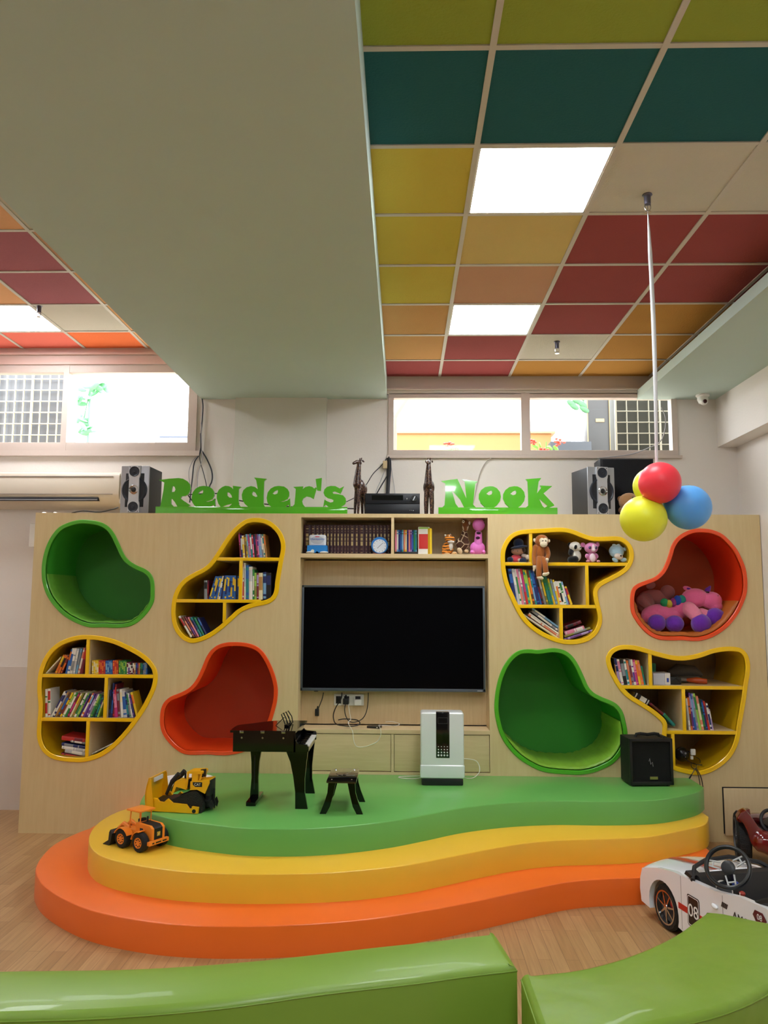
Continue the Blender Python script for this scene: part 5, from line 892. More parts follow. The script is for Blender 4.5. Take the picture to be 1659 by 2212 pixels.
cable('wall_cable', [at(1290, 990, 6.6), at(1360, 982, 6.6), at(1400, 968, 6.6), at(1425, 955, 6.6), at(1436, 930, 6.6), at(1437, 900, 6.6), at(1428, 880, 6.6)], .004, LG, 'grey cable curving along the lower right corner of the right window')
cable('speaker_cable', [at(155, 1108, 6.3), at(180, 1104, 6.3), at(215, 1106, 6.3), at(240, 1101, 6.25), at(256, 1096, 6.25)], .005, KB, 'black cable lying on the unit top left of the left speaker')
cable('speaker_cable', [Vector((-1.62, 6.4, UTOP+.005)), at(408, 1072, 6.35), at(415, 1068, 6.3), at(470, 1066, 6.3), at(475, 1070, 6.3), at(540, 1085, 6.3), at(700, 1101, 6.3), at(720, 1098, 6.3), at(770, 1099, 6.3)], .005, KB, 'black cable running behind the Reader\'s letters')
p = at(1028, 1092, 6.3); m = MB(); m.ell((p.x, 6.3, UTOP+.028), (.05, .04, .028)); m.box((p.x-.03, 6.27, UTOP+.05), (p.x+.0, 6.3, UTOP+.085), .004); tag(m.build('headset', GLOSSK, loc=(p.x, 6.3, UTOP)), 'glossy black gadget behind the letter N of Nook', 'gadget')
p = at(1082, 1093, 6.3); m = MB(); m.box((p.x-.04, 6.27, UTOP+.0005), (p.x+.04, 6.33, UTOP+.07), .004); tag(m.build('black_box', BLACK, loc=(p.x, 6.3, UTOP)), 'small black box behind the two letters o of Nook', 'box')
p = at(993, 1093, 6.3); m = MB(); m.box((p.x-.03, 6.27, UTOP+.0005), (p.x+.05, 6.33, UTOP+.045), .006); m.cyl((p.x, 6.3, UTOP+.04), (p.x, 6.3, UTOP+.075), .006, .004); tag(m.build('adapter', BLACK, loc=(p.x, 6.3, UTOP)), 'small black adapter seen through the opening of the letter N', 'adapter')
for k, (qx, lb) in enumerate(((96, 'left'), (121, 'right'))):
    p = at(qx, 1108, 6.15); m = MB(); m.ell((p.x, 6.15, UTOP+.011), (.022, .02, .012), Euler((.3, .2, k)), 10); tag(m.build('crumpled_tissue', WHITE, loc=(p.x, 6.15, UTOP)), f'{lb} of two crumpled white tissues on the unit top at the left end', 'tissue')
# ------------------------------------------------------------------ balloons and ribbon
def balloon(px_, py__, Y, rx, rz, hexc, knot, label):
    c = at(px_, py__, Y); k = Y/FPX; t = thing('balloon', c, label, 'balloon', 'balloons hanging from the ceiling ribbon')
    kd = Vector(knot).normalized(); prof = []; R = (rx+rz)/2*k; n = 18
    for i in range(n+1): a = pi*i/n; r = sin(a)*R; h = -cos(a)*R*(1.0 if a < pi/2 else 1.0); prof.append((r*(1-.12*max(0, (h/R))**2), h*(1+.12*max(0, h/R))))
    m = MB(); m.lathe(c, prof, kd, 40); mm = mat(hexc, .38, mottle=.01, spec=.35); bs = mm.node_tree.nodes['Principled BSDF']; bs.inputs['Subsurface Weight'].default_value = .6; bs.inputs['Subsurface Radius'].default_value = (.08, .08, .08); bs.inputs['Subsurface Scale'].default_value = 1; m.build('skin', mm, t, ang=80)
    e = c+kd*R*1.12; m = MB(); m.lathe(e, [(.006, -.006), (.004, 0), (.011, .009), (.009, .012)], kd, 12); m.build('knot', mat(hexc, .35, mottle=.01), t); return c
cR = balloon(1425, 1043, 3.50, 45, 45, 'FF4654', (-.1, .85, .15), 'red balloon in front at the top of the hanging cluster')
cY = balloon(1390, 1120, 3.56, 50, 49, 'EEF03A', (.35, .55, .6), 'yellow balloon at the bottom left of the hanging cluster')
cB = balloon(1487, 1096, 3.56, 50, 46, '66AEF6', (-.75, .4, .45), 'blue balloon at the right of the hanging cluster')
cY2 = balloon(1408, 1050, 3.64, 40, 40, 'EAF03A', (.5, -.3, -.2), 'second yellow balloon almost hidden behind the red balloon')
top = p1+Vector((0, 0, -.093)); bot = Vector((cR.x+.02, 3.6, cR.z+.06))
m = MB(); n = 26; L_, R_ = [], []
for i in range(n+1):
    f = i/n; p = top.lerp(bot, f)+Vector((.006*sin(f*pi), -.01*sin(f*pi), 0)); wd = (.002+.0125*min(1, f*6))*(1-.5*f); an = .35*sin(f*7)*(1-f)+.15
    d = Vector((cos(an), sin(an), 0))*wd; L_.append(p-d); R_.append(p+d)
m.band(L_, R_, closed=False); rb = m.build('ribbon', mat('F4F6FC', .35), loc=top, ang=80); so = rb.modifiers.new('s', 'SOLIDIFY'); so.thickness = .0006
tag(rb, 'long white satin ribbon from the sprinkler down to the red balloon', 'ribbon')
# ------------------------------------------------------------------ toy bulldozer
CY, CK = mat('F7B70C', .32, coat=.2), mat('15151A', .5)
DZ = Matrix.Translation((-1.552, 4.9, SZ)) @ Matrix.Rotation(radians(-8), 4, 'Z')
def dz(X, Yz): return ((X-545)*.000445, (712-Yz)*.000438)
t = thing('toy_bulldozer', (-1.4, 4.97, SZ), 'yellow toy bulldozer with black tracks and raised blade on the green stage', 'toy bulldozer')
def side(m, pts, y0, y1): m.prism([DZ @ Vector((dz(*p)[0], y0, dz(*p)[1])) for p in pts], DZ.to_3x3() @ Vector((0, y1-y0, 0)))
for y in (0, .185):
    m = MB(); side(m, [(640,700),(640,530),(700,540),(730,575),(790,580),(850,530),(920,585),(1115,595),(1160,650),(1200,640),(1200,615),(1290,625),(1285,706),(650,702)], y, y+.018); m.build('push_arm', CY, t)
    m = MB(); side(m, smooth([Vector(p) for p in [(720,711),(700,670),(780,600),(980,510),(1180,430),(1270,450),(1330,560),(1335,660),(1290,711),(1000,712)]], 3), y+.022 if y < .1 else y-.045, y+.062 if y < .1 else y-.005); tr = m.build('track', mat('161612', .7, bump=.8, bscale=160), t)
    m = MB(); 
    for X in (800, 920, 1040, 1160): c = DZ @ Vector((dz(X, 0)[0], y+.0185 if y < .1 else y-.002, .024)); m.lathe(c, [(.018, .0), (.018, .004), (.006, .006)], DZ.to_3x3() @ Vector((0, 1, 0)), 14)
    m.build('road_wheel', CK, tr)
m = MB(); c = DZ @ Vector((dz(1232, 675)[0], -.001, dz(1232, 675)[1])); m.lathe(c, [(.012, .002), (.011, -.003)], DZ.to_3x3() @ Vector((0, 1, 0)), 14); m.build('pivot_pin', CK, t)
m = MB(); bl = smooth([Vector(q) for q in [(.012, .003), (-.002, .05), (-.004, .11), (.006, .165), (.018, .2)]], 3, closed=False); pl = [(q.x, q.y) for q in bl]+[(q.x+.008, q.y) for q in bl[::-1]]
m.prism([DZ @ Vector((x, -.012, z)) for x, z in pl], DZ.to_3x3() @ Vector((0, .225, 0))); bd = m.build('blade', CY, t)
for y in (-.012, .209): m = MB(); m.prism([DZ @ Vector((x, y, z)) for x, z in ((0, .003), (.045, .003), (.05, .05), (.03, .19), (.015, .2), (-.004, .11))], DZ.to_3x3() @ Vector((0, .004, 0))); m.build('blade_cheek', CY, bd)
m = MB(); m.box((.022, .04, .165), (.03, .16, .19), .002, M=DZ); m.build('blade_slot', WHITE, bd)
m = MB(); m.box((.03, .02, .03), (.13, .17, .06), .006, M=DZ); m.box((.1, .03, .02), (.33, .17, .07), .006, M=DZ); m.build('undercarriage', CK, t)
m = MB(); side(m, [(862,470),(905,325),(935,300),(1075,290),(1075,420),(1000,400),(930,385),(895,470)], .04, .12); m.build('hood', CY, t)
m = MB(); side(m, [(1140,300),(1340,275),(1408,262),(1412,310),(1352,455),(1240,405),(1140,415)], .03, .13); rbd = m.build('rear_body', CY, t)
m = MB(); side(m, [(1175,305),(1310,303),(1310,365),(1215,368),(1178,340)], .0285, .0298); m.build('decal', CK, rbd)
text('lettering', 'CAT', .021, DZ @ XZt(dz(1246, 0)[0], .0275, dz(0, 336)[1]), mat('F4F4F0', .4), t, .0005)
m = MB(); m.box((dz(1356, 0)[0], .04, .1), (dz(1420, 0)[0], .125, .19), .004, M=DZ); m.box((dz(1340, 0)[0], .06, .03), (dz(1400, 0)[0], .15, .1), .004, M=DZ); m.build('rear_grille', CK, t)
m = MB(); m.tube([DZ @ Vector(q) for q in ((.37, .1, .13), (.39, .1, .13), (.39, .1, .04))], .008, 8)
for k in range(3): m.prism([DZ @ Vector((.375+.02*a, .05+.04*k, .015+.03*b)) for a, b in ((0, 1), (1, 2), (1.6, 1), (1.2, 0))], DZ.to_3x3() @ Vector((0, .008, 0)))
m.box((.35, .05, .06), (.378, .145, .075), M=DZ); m.build('ripper', CK, t)
m = MB(); side(m, [(1078,196),(1095,168),(1290,158),(1305,168),(1300,196)], .03, .13); m.build('cab_roof', CY, t)
for X0, X1, y in ((1060, 1085, .04), (1140, 1150, .04), (1060, 1085, .12), (1140, 1150, .12), (1255, 1275, .04), (1255, 1275, .12)): m = MB(); side(m, [(X0+20, 190), (X1+20, 190), (X1, 400 if X0 < 1200 else 280), (X0, 400 if X0 < 1200 else 280)], y, y+.008); m.build('cab_pillar', CY, t)
m = MB(); side(m, [(1165, 190), (1240, 190), (1240, 305), (1160, 305)], .036, .126); m.build('cab_back', CY, t)
m = MB(); side(m, [(1075, 290), (1120, 280), (1140, 400), (1062, 400)], .06, .14); side(m, [(1256, 150), (1325, 140), (1325, 240), (1262, 255)], .06, .075); m.build('seat', CK, t)
m = MB()
for y in (.055, .14): m.tube([DZ @ Vector((dz(*a)[0], y, dz(*a)[1])) for a in ((775, 500), (850, 330))], [.009, .013], 10); m.tube([DZ @ Vector((dz(*a)[0], y, dz(*a)[1])) for a in ((850, 330), (950, 215))], [.015, .015], 10)
m.cyl(DZ @ Vector((dz(1000, 0)[0], .1, .18)), DZ @ Vector((dz(1000, 0)[0], .1, .215)), .006, .006, 10); m.build('lift_cylinder', CK, t)
# ------------------------------------------------------------------ toy wheel loader
LM = Matrix.Translation((-1.615, 4.70, .30)) @ Matrix.Rotation(radians(-31), 4, 'Z'); OY = mat('F78E2C', .32, coat=.2); R3 = LM.to_3x3()
t = thing('toy_loader', (-1.53, 4.70, .30), 'orange toy wheel loader with big black tyres on the yellow step', 'toy loader')
for x in (0, .148):
    for y in (-.02, .125):
        c = LM @ Vector((x, y, .0525)); ax = R3 @ Vector((0, 1, 0)); o_s = y < .05
        m = MB(); m.lathe(c, [(.03, 0), (.045, .0), (.052, .005), (.052, .037), (.045, .042), (.03, .042), (.028, .02), (.03, 0)], ax, 32, caps=False)
        for k in range(18): a_ = 2*pi*k/18; d = R3 @ Vector((cos(a_), 0, sin(a_))); e = c+d*.0505; m.tube([e+ax*.004, e+ax*.021+(R3 @ Vector((-sin(a_), 0, cos(a_))))*.004, e+ax*.038], .0022, 4)
        wh = m.build('wheel', mat('141416', .75), t)
        m = MB(); q = c+ax*(-.001 if o_s else .043); s_ = 1 if o_s else -1; m.lathe(q, [(.03, .004*s_), (.029, -.001*s_), (.025, .004*s_), (.01, .003*s_), (.008, -.002*s_)], ax, 28); hb = m.build('hub', OY, wh)
        m = MB()
        for k in range(8): a_ = 2*pi*k/8; m.cyl(q+R3 @ Vector((cos(a_)*.019, -.0005*s_, sin(a_)*.019)), q+R3 @ Vector((cos(a_)*.019, .006*s_, sin(a_)*.019)), .003, .003, 8)
        m.build('hub_hole', CK, hb)
m = MB(); m.prism([LM @ Vector((x, .025, z)) for x, z in ((.075, .05), (.21, .05), (.21, .125), (.19, .14), (.075, .145))], R3 @ Vector((0, .095, 0))); m.build('engine_cover', OY, t)
m = MB(); m.prism([LM @ Vector((x, .042, z)) for x, z in ((.2115, .065), (.2115, .125), (.19, .1415), (.1, .146), (.1, .143), (.19, .138), (.2095, .124), (.2095, .065))], R3 @ Vector((0, .06, 0))); gp = m.build('rear_grille', CK, t)
m = MB(); m.box((.2118, .062, .082), (.2125, .085, .105), .0003, M=LM); m.mi = 1; m.prism([LM @ Vector((.2127, .067+a, .087+b)) for a, b in ((0, 0), (.008, .004), (.013, .012), (.004, .009))], R3 @ Vector((.0004, 0, 0))); m.build('badge', [mat('E8E6D0', .4), mat('C8A01E', .4)], gp)
m = MB(); m.box((.2, .0, .04), (.222, .145, .062), .003, M=LM); bp_ = m.build('rear_bumper', OY, t); m = MB(); 
for y0, y1 in ((.02, .035), (.045, .085), (.095, .125)): m.box((.2222, y0, .047), (.2226, y1, .055), M=LM)
m.build('bumper_decal', CK, bp_)
m = MB(); m.box((.11, .024, .075), (.135, .0252, .12), .0003, M=LM); m.build('side_vent', CK, t)
m = MB()
for x in (0, .148):
    for y in (-.022, .1):
        arc = [(x+.058*cos(a_), .052+.058*sin(a_)) for a_ in [radians(25+13*k) for k in range(11)]] if x == 0 else [(x+.058*cos(a_), .052+.058*sin(a_)) for a_ in [radians(85+12*k) for k in range(8)]]
        pp = arc+[(x+(u-x)*1.07, .052+(v-.052)*1.07) for u, v in arc[::-1]]; m.prism([LM @ Vector((u, y, v)) for u, v in pp], R3 @ Vector((0, .045, 0)))
m.box((-.04, .03, .04), (.08, .115, .1), .01, M=LM); m.build('fender', OY, t)
for x, y in ((.015, .03), (.015, .11), (.1, .03), (.1, .11), (.045, .075)): m = MB(); m.tube([LM @ Vector((x, y, .1)), LM @ Vector((x+.006, y+(.072-y)*.06, .205))], .0035, 6); m.build('cab_pillar', OY, t)
m = MB(); m.box((.0, .015, .204), (.118, .128, .214), .004, M=LM); m.build('cab_roof', OY, t)
m = MB(); m.box((.06, .05, .12), (.085, .095, .16), .006, M=LM); m.cyl(LM @ Vector((.115, .075, .14)), LM @ Vector((.115, .075, .175)), .006, .005, 10); m.build('seat', CK, t)
m = MB(); m.tube([LM @ Vector(q) for q in ((-.0, .045, .1), (-.05, .045, .115), (-.09, .045, .085), (-.1, .045, .05))], [.009, .016, .014, .01], 8); m.tube([LM @ Vector(q) for q in ((-.0, .1, .1), (-.05, .1, .115), (-.09, .1, .085), (-.1, .1, .05))], [.009, .016, .014, .01], 8); m.build('lift_arm', OY, t)
m = MB(); m.prism([LM @ Vector((x, -.02, z)) for x, z in ((-.075, .07), (-.09, .09), (-.1, .075), (-.105, .03), (-.15, .004), (-.152, .0006), (-.1, .0006), (-.085, .02))], R3 @ Vector((0, .18, 0))); m.build('bucket', CK, t)
# ------------------------------------------------------------------ ride-on cars
CM = Matrix.Translation((1.385, 4.42, 0)) @ Matrix(((.25, .968, 0, 0), (-.968, .25, 0, 0), (0, 0, 1, 0), (0, 0, 0, 1))); C3 = CM.to_3x3()   # x: towards the tail, y: across
CWt = mat('EEF0F6', .2, coat=.6, mottle=.01)
t = thing('ride_on_car', (1.6, 4.1, 0), 'white open ride-on toy car with number 08 on its door, right edge', 'ride-on car')
def wheel(c, ax, r, wdt, parent, M3, sgn, rimm, tyre=mat('121214', .7, bump=.5, bscale=90)):
    m = MB(); m.lathe(c, [(r*.74, 0), (r*.9, -.002), (r, .012), (r, wdt-.012), (r*.9, wdt), (r*.74, wdt), (r*.72, wdt*.5), (r*.74, 0)], ax, 40, caps=False)
    for k in range(36): a_ = 2*pi*k/36; d = M3 @ Vector((cos(a_), 0, sin(a_))); m.tube([c+d*r+ax*.012, c+d*r+ax*(wdt-.012)], .002, 4)
    wh = m.build('wheel', tyre, parent); m = MB(); m.lathe(c, [(r*.75, .02), (r*.75, -.003), (r*.68, -.003), (r*.66, .02)], ax, 40, caps=False)
    for k in range(7):
        a_ = 2*pi*k/7+.2; d = M3 @ Vector((cos(a_), 0, sin(a_))); e = M3 @ Vector((-sin(a_), 0, cos(a_)))
        m.prism([c+d*r*.08+e*r*.05+ax*.002, c+d*r*.7+e*r*.03+ax*.006, c+d*r*.7-e*r*.03+ax*.006, c+d*r*.08-e*r*.05+ax*.002], ax*.006)
    m.lathe(c, [(r*.14, .012), (r*.13, -.001), (r*.05, -.003)], ax, 16); m.build('rim', rimm, wh)
    m = MB(); m.lathe(c, [(r*.64, .02), (r*.64, .024)], ax, 24); m.build('brake_disc', mat('34343A', .5), wh)
    m = MB(); q = c+M3 @ Vector((r*.38, .016, r*.3)); m.ell(q, (.012, .006, .025), None, 10); m.build('brake_caliper', mat('C4202A', .4), wh)
for s_ in (0, .74):
    for yy, sg in ((.012, 1), (.488, -1)): wheel(CM @ Vector((s_, yy, .115)), C3 @ Vector((0, sg, 0)), .114, .07, t, C3, sg, CHROME)
def zt(s_): return .232+.115*min(1, max(0, (s_+.2)/.42))**.65
sidep = [(-.215, .075), (-.228, .14), (-.222, .2), (-.2, .256), (-.05, .302), (.1, .33), (.24, .338), (.45, .352), (.62, .385), (.8, .4), (.95, .37), (.98, .25), (.96, .09)]
arch = lambda cx0: [(cx0+.138*cos(a_), .11+.14*sin(a_)) for a_ in [radians(-18+12*k) for k in range(19)]]
poly = sidep+[(.9, .07)]+arch(.74)+[(.5, .055), (.22, .055)]+arch(0)
for y0, nm in ((0, 'side_panel'), (.47, 'side_panel')):
    m = MB(); m.prism([CM @ Vector((a, y0, b)) for a, b in poly], C3 @ Vector((0, .03, 0))); m.build(nm, CWt, t, ang=30)
m = MB(); NS, NW = 14, 12; V = []
for i in range(NS+1):
    f = i/NS; s_ = -.2+.43*f; V.append([m.bm.verts.new(CM @ Vector((s_-.05*sin(pi*j/NW)*(1-f), .0+.5*j/NW, (.252+.086*f**.7)+(.028*sin(pi*j/NW)**.6)))) for j in range(NW+1)])
fr = [[m.bm.verts.new(CM @ Vector((-.2-.05*sin(pi*j/NW)-.02*g, .0+.5*j/NW, .252+.028*sin(pi*j/NW)**.6*(1-g)-.17*g))) for j in range(NW+1)] for g in (1, .5)]
V = fr+V
for i in range(len(V)-1):
    for j in range(NW): m.bm.faces.new((V[i][j], V[i][j+1], V[i+1][j+1], V[i+1][j]))
hb = m.build('hood', CWt, t, ang=60); so = hb.modifiers.new('s', 'SOLIDIFY'); so.thickness = .004
def hz(f, w_): return .252+.086*f**.7+.028*max(0, sin(pi*w_/.5))**.6+.002
for w0, w1, hx in ((.17, .215, 'B8432E'), (.155, .16, 'B8432E'), (.225, .23, 'B8432E')):
    m = MB(); L1 = []; L2 = []
    for i in range(9): f = .05+.9*i/8; s_ = -.2+.43*f; sh = lambda w_: -.05*sin(pi*w_/.5)*(1-f); L1.append(CM @ Vector((s_+sh(w0), w0, hz(f, w0)))); L2.append(CM @ Vector((s_+sh(w1), w1, hz(f, w1))))
    m.band(L1, L2, closed=False); m.build('stripe', mat(hx, .35), hb)
m = MB(); m.ell(CM @ Vector((-.2, .035, .215)), (.022, .03, .03), None, 12); m.ell(CM @ Vector((-.2, .465, .215)), (.022, .03, .03), None, 12); m.build('headlight', mat('B0A890', .1, coat=1.), t)
m = MB()
for cx0 in (0, .74): m.prism([CM @ Vector((a, .085, b)) for a, b in [(cx0+.15*cos(a_), .1+.15*sin(a_)) for a_ in [radians(20*k) for k in range(10)]]+[(cx0-.15, .06), (cx0+.15, .06)]], C3 @ Vector((0, .02, 0)))
m.build('wheel_well', CK, t)
m = MB(); m.box((-.1, .09, .07), (.9, .41, .1), .004, M=CM); m.build('chassis', CK, t)
m = MB(); m.prism([CM @ Vector((s_, .03, z)) for s_, z in ((.2, .34), (.235, .365), (.28, .36), (.34, .30), (.36, .2), (.3, .1), (.2, .1))], C3 @ Vector((0, .44, 0))); db = m.build('dashboard', mat('101013', .5), t)
m = MB(); m.tube([CM @ Vector(q) for q in ((.27, .0, .343), (.2, .06, .38), (.16, .15, .395), (.15, .3, .4), (.2, .44, .38), (.27, .5, .35))], .011, 10); m.build('windscreen_rail', CK, t)
m = MB(); m.prism([CM @ Vector((s_, .0, z)) for s_, z in ((.2, .352), (.215, .372), (.26, .36), (.25, .345))], C3 @ Vector((0, .06, 0))); m.build('mirror', CK, t)
m = MB(); q = CM @ Vector((.335, .13, .31)); nrm = (C3 @ Vector((.75, 0, .6))).normalized(); m.lathe(q, [(.045, -.01), (.045, .004), (.038, .006)], nrm, 24); gz_ = m.build('gauge', CHROME, db); m = MB(); m.lathe(q+nrm*.0065, [(.037, 0), (.03, .0005)], nrm, 20); m.build('gauge_face', mat('2A2E36', .3), gz_)
m = MB(); m.ell(CM @ Vector((.33, .2, .33)), (.018, .018, .014)); m.build('button', mat('1E3EA0', .4), db); m = MB(); m.ell(CM @ Vector((.35, .22, .29)), (.016, .016, .012)); m.build('button', mat('B0382A', .4), db)
m = MB(); m.box((.3, .03, .1), (.92, .47, .12), M=CM); m.build('cabin_floor', mat('7E8694', .5), t)
m = MB(); m.box((.62, .04, .12), (.95, .46, .22), .03, M=CM); m.prism([CM @ Vector((s_, .05, z)) for s_, z in ((.8, .2), (.88, .45), (.95, .47), (.95, .2))], C3 @ Vector((0, .4, 0))); m.tube(smooth([CM @ Vector(q) for q in ((.6, .05, .2), (.66, .03, .33), (.75, .04, .4), (.86, .06, .44))], 4, closed=False), .022, 10); m.build('seat', mat('0E0E10', .4), t)
# steering wheel
sc_ = atz(1572, 1873, .47); nn = (CAM-sc_).normalized(); nn = (nn*.8+Vector((-.35, .1, .35))+C3 @ Vector((.25, 0, 0))).normalized(); e1 = nn.cross(Vector((0, 0, 1))).normalized(); e2 = e1.cross(nn); e1, e2 = e1*cos(.3)-e2*sin(.3), e2*cos(.3)+e1*sin(.3)
Rw = .097; m = MB(); ring = [sc_+(e1*cos(2*pi*k/48)+e2*sin(2*pi*k/48)*.95)*Rw for k in range(49)]; m.tube(ring, .0105, 10, caps=False); sw = m.build('steering_wheel', mat('17181A', .35), t, weld=.0005)
m = MB(); m.lathe(sc_-nn*.012, [(.032, 0), (.032, .006), (.024, .01), (.01, .011)], nn, 28); m.build('horn_pad', mat('1A1B1E', .4), sw)
for a0, wd in ((pi-.35, .022), (.35, .022), (-pi/2, .028)):
    d = e1*cos(a0)+e2*sin(a0); e = e1*-sin(a0)+e2*cos(a0)
    m = MB()
    for sg in (-1, 1): m.tube([sc_+d*.035+e*sg*wd*.7-nn*.006, sc_+d*(Rw-.008)+e*sg*wd*.55-nn*.003], .0042, 6)
    m.tube([sc_+d*(Rw-.03)-e*wd*.6-nn*.004, sc_+d*(Rw-.03)+e*wd*.6-nn*.004], .0042, 6)
    m.build('spoke', mat('C4C6CA', .35), sw)
m = MB(); m.tube([sc_-nn*.012, CM @ Vector((.3, .2, .35))], .016, 10); m.build('steering_column', CK, sw)
# decals on the near side
SD = lambda s_, z: CM @ Matrix.Translation((s_, -.001, z)) @ Matrix(((1, 0, 0, 0), (0, 0, -1, 0), (0, 1, 0, 0), (0, 0, 0, 1)))
def rr(w_, h_, r_, n=4): return [Vector((sx*(w_/2-r_)+r_*cos(a), sy*(h_/2-r_)+r_*sin(a))) for sx, sy, a0 in ((1, 1, 0), (-1, 1, pi/2), (-1, -1, pi), (1, -1, 3*pi/2)) for a in [a0+pi/2*k/n for k in range(n+1)]]
m = MB(); m.box((.14, -.0012, .165), (.62, -.0002, .195), M=CM); m.build('red_stripe', mat('C42A22', .35), t)
dc = flat2d('number_plate', [rr(.1, .15, .012)], .001, SD(.27, .19) @ Matrix.Translation((0, 0, .0008)), mat('1A0C10', .3), t)
flat2d('number_border', [rr(.09, .14, .01), rr(.084, .134, .008)], .0008, SD(.27, .19) @ Matrix.Translation((0, 0, .0018)), mat('F2F2F2', .3), dc)
text('number', '08', .085, SD(.27, .19) @ Matrix.Translation((0, 0, .0022)), mat('F4F4F4', .3), dc, .0004)
text('lettering', 'AMC', .052, SD(.6, .288) @ Matrix.Translation((.03, 0, .0016)) @ Matrix.Shear('XZ', 4, (0, 0)), mat('1C1C20', .3), t, .0004)
m = MB()
for k in range(4): m.prism([CM @ Vector((.49+.011*k+a, -.0012, .298+b)) for a, b in ((0, 0), (.009, 0), (.018, .024), (.009, .024))], C3 @ Vector((0, .001, 0)))
m.build('slash_decal', mat('2A2228', .35), t)
dd = flat2d('diamond_decal', [[Vector((-.045, 0)), Vector((-.02, -.028)), Vector((.03, -.024)), Vector((.045, .0)), Vector((.02, .026)), Vector((-.03, .024))]], .001, SD(.76, .345) @ Matrix.Translation((0, 0, .001)), mat('5A1424', .3), t)
text('number', '08', .035, SD(.76, .345) @ Matrix.Translation((0, 0, .002)), mat('F4F4F4', .3), dd, .0004)
m = MB(); m.ell(CM @ Vector((.44, -.001, .28)), (.012, .03, .011), None, 14); m.build('door_handle', CWt, t)
m = MB(); m.box((.165, -.0006, .07), (.168, .0, .33), M=CM); m.box((.5, -.0006, .2), (.503, 0, .35), M=CM); m.build('door_seam', mat('8E9098', .4), t)
cable('loose_wire', [CM @ Vector(q) for q in ((.36, .2, .3), (.42, .16, .2), (.5, .14, .135), (.55, .1, .125), (.6, .12, .13))], .0022, WC, 'thin white wire hanging inside the white ride-on car')
# red car
t = thing('ride_on_car', (2.45, 5.5, 0), 'dark red ride-on toy car at the right edge beside the wall unit', 'ride-on car'); RD = mat('6E0F12', .15, coat=1., mottle=.02)
RM = Matrix.Rotation(radians(-107), 4, 'Z').to_3x3()
wheel(Vector((2.235, 5.55, .166)), RM @ Vector((0, 1, 0)), .165, .085, t, RM, 1, mat('3A3A3E', .4)); wheel(Vector((2.52, 5.50, .166)), RM @ Vector((0, 1, 0)), .165, .085, t, RM, 1, mat('3A3A3E', .4))
G = lambda x, y, Y: at(x, y, Y)
OL = [(1593,1768),(1600,1756),(1612,1750),(1626,1768),(1641,1789),(1668,1806),(1678,1812),(1678,1843),(1654,1845),(1637,1840),(1623,1824),(1616,1800),(1607,1780)]
blob('body', [('p', [G(x, y, 5.32) for x, y in OL], Vector((.02, .09, 0))), ('c', [G(1600, 1768, 5.42), G(1635, 1768, 5.6), G(1655, 1772, 5.75)], (.03, .05)), ('c', [G(1650, 1818, 5.32), G(1672, 1825, 5.3)], (.07, .08))], RD, t, .007, 6)
m = MB(); m.prism([G(1606, 1760, 5.4), G(1611, 1749, 5.4), G(1619, 1748, 5.4), G(1622, 1763, 5.4)], (.0, .03, 0)); m.build('fin', RD, t)
m = MB(); q = G(1668, 1775, 5.35); m.tube([q+Vector((.07*cos(a), .03*sin(a), .065*sin(a))) for a in [2*pi*k/32 for k in range(33)]], .011, 8, caps=False); m.build('steering_wheel', CK, t)
m = MB(); m.box((2.4, 5.35, .12), (2.64, 5.68, .27), .02); m.build('cockpit', CK, t)
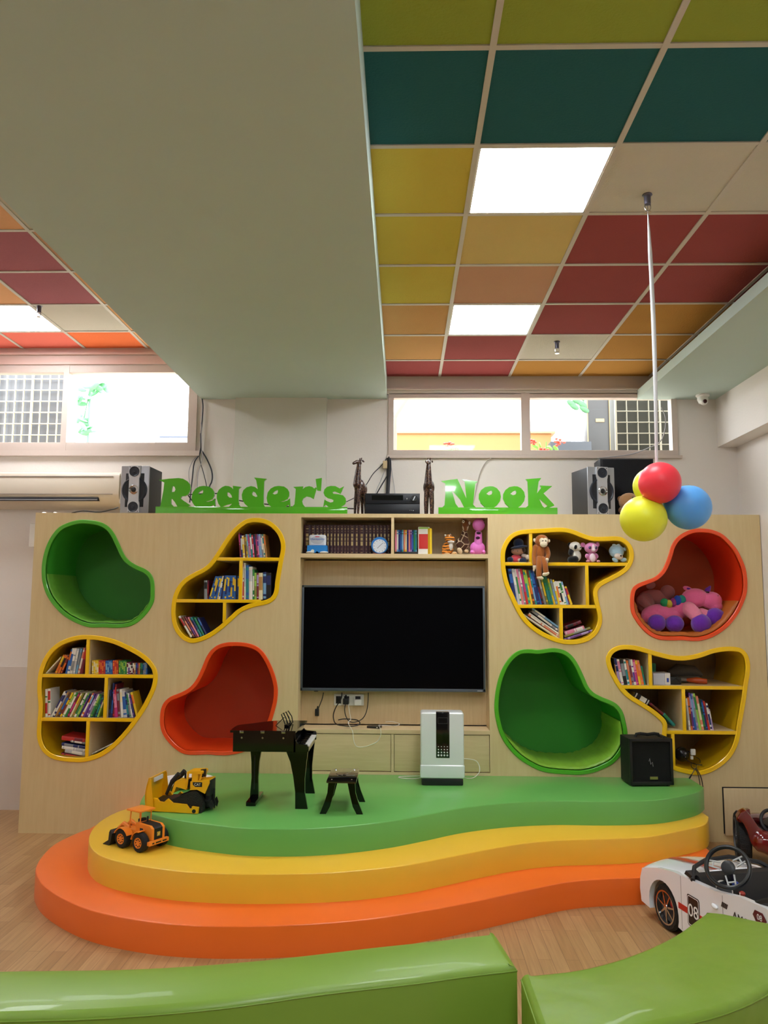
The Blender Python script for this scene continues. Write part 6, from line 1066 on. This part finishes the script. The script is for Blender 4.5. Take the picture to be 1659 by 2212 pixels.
# ------------------------------------------------------------------ padded benches in the foreground
def bench(far, near, z1, label, hexc, seam=None):
    P = smooth([Vector((x, y)) for x, y in far], 5, closed=False); Q = smooth([Vector((x, y)) for x, y in near], 5, closed=False); q = P+Q
    m = MB(); lv = [(0, .003), (0, z1-.022), (.004, z1-.012), (.012, z1-.004), (.024, z1)]; loops = [[Vector((p.x, p.y, z)) for p in (offset(q, d) if d else q)] for d, z in lv]
    for a, b in zip(loops, loops[1:]): m.band(a, b)
    m.face(loops[0][::-1]); n = len(P); tp = loops[-1]; A = tp[:n]; B = tp[n:][::-1]
    def samp(L, f): x = f*(len(L)-1); i = min(int(x), len(L)-2); return L[i].lerp(L[i+1], x-i)
    NU, NV = 60, 12; random.seed(3); V = []
    for i in range(NU+1):
        a, b = samp(A, i/NU), samp(B, i/NU); V.append([m.bm.verts.new(a.lerp(b, j/NV)+Vector((0, 0, .012*sin(pi*j/NV)**.7*min(1, 6*i/NU, 6*(1-i/NU))))) for j in range(NV+1)])
    for i in range(NU):
        for j in range(NV): m.bm.faces.new((V[i][j], V[i+1][j], V[i+1][j+1], V[i][j+1]))
    c = q[0]; t = thing('padded_bench', (sum(p.x for p in q)/len(q), sum(p.y for p in q)/len(q), 0), label, 'bench')
    m.build('cushion_block', hexc, t, ang=40, weld=.0012)
    m = MB(); m.tube([Vector((p.x, p.y, z1-.02)) for p in q]+[Vector((q[0].x, q[0].y, z1-.02))], .0028, 6); m.build('piping', hexc, t); return t
VIN = mat('7A9E36', .4, bump=.12, bscale=5, mottle=.04, coat=.1); VIN2 = mat('74952A', .38, bump=.45, bscale=4.2, mottle=.05, coat=.15)
bench([(-2.0, 2.86), (-1.424, 2.919), (-.94, 2.955), (-.523, 3.036), (-.121, 3.157), (.12, 3.225), (.37, 3.302)], [(.414, 3.016), (.23, 2.965), (.051, 2.907), (-.264, 2.82), (-.586, 2.716), (-.925, 2.645), (-1.272, 2.61), (-2.0, 2.55)], .42, 'long curved green padded bench across the lower left foreground', VIN)
for m_ in (VIN2,): [setattr(n_.inputs['Distance'], 'default_value', .028) for n_ in m_.node_tree.nodes if n_.type == 'BUMP']
bench([(.419, 2.948), (.633, 3.005), (.848, 3.125), (1.06, 3.298), (1.211, 3.463), (1.293, 3.555)], [(1.357, 3.542), (1.503, 3.441), (1.66, 3.33), (1.55, 3.16), (1.4, 3.0), (1.245, 2.874), (1.09, 2.765), (.927, 2.682), (.7, 2.6), (.424, 2.53)], .42, 'curved green padded bench with wrinkled top at the lower right', VIN2)
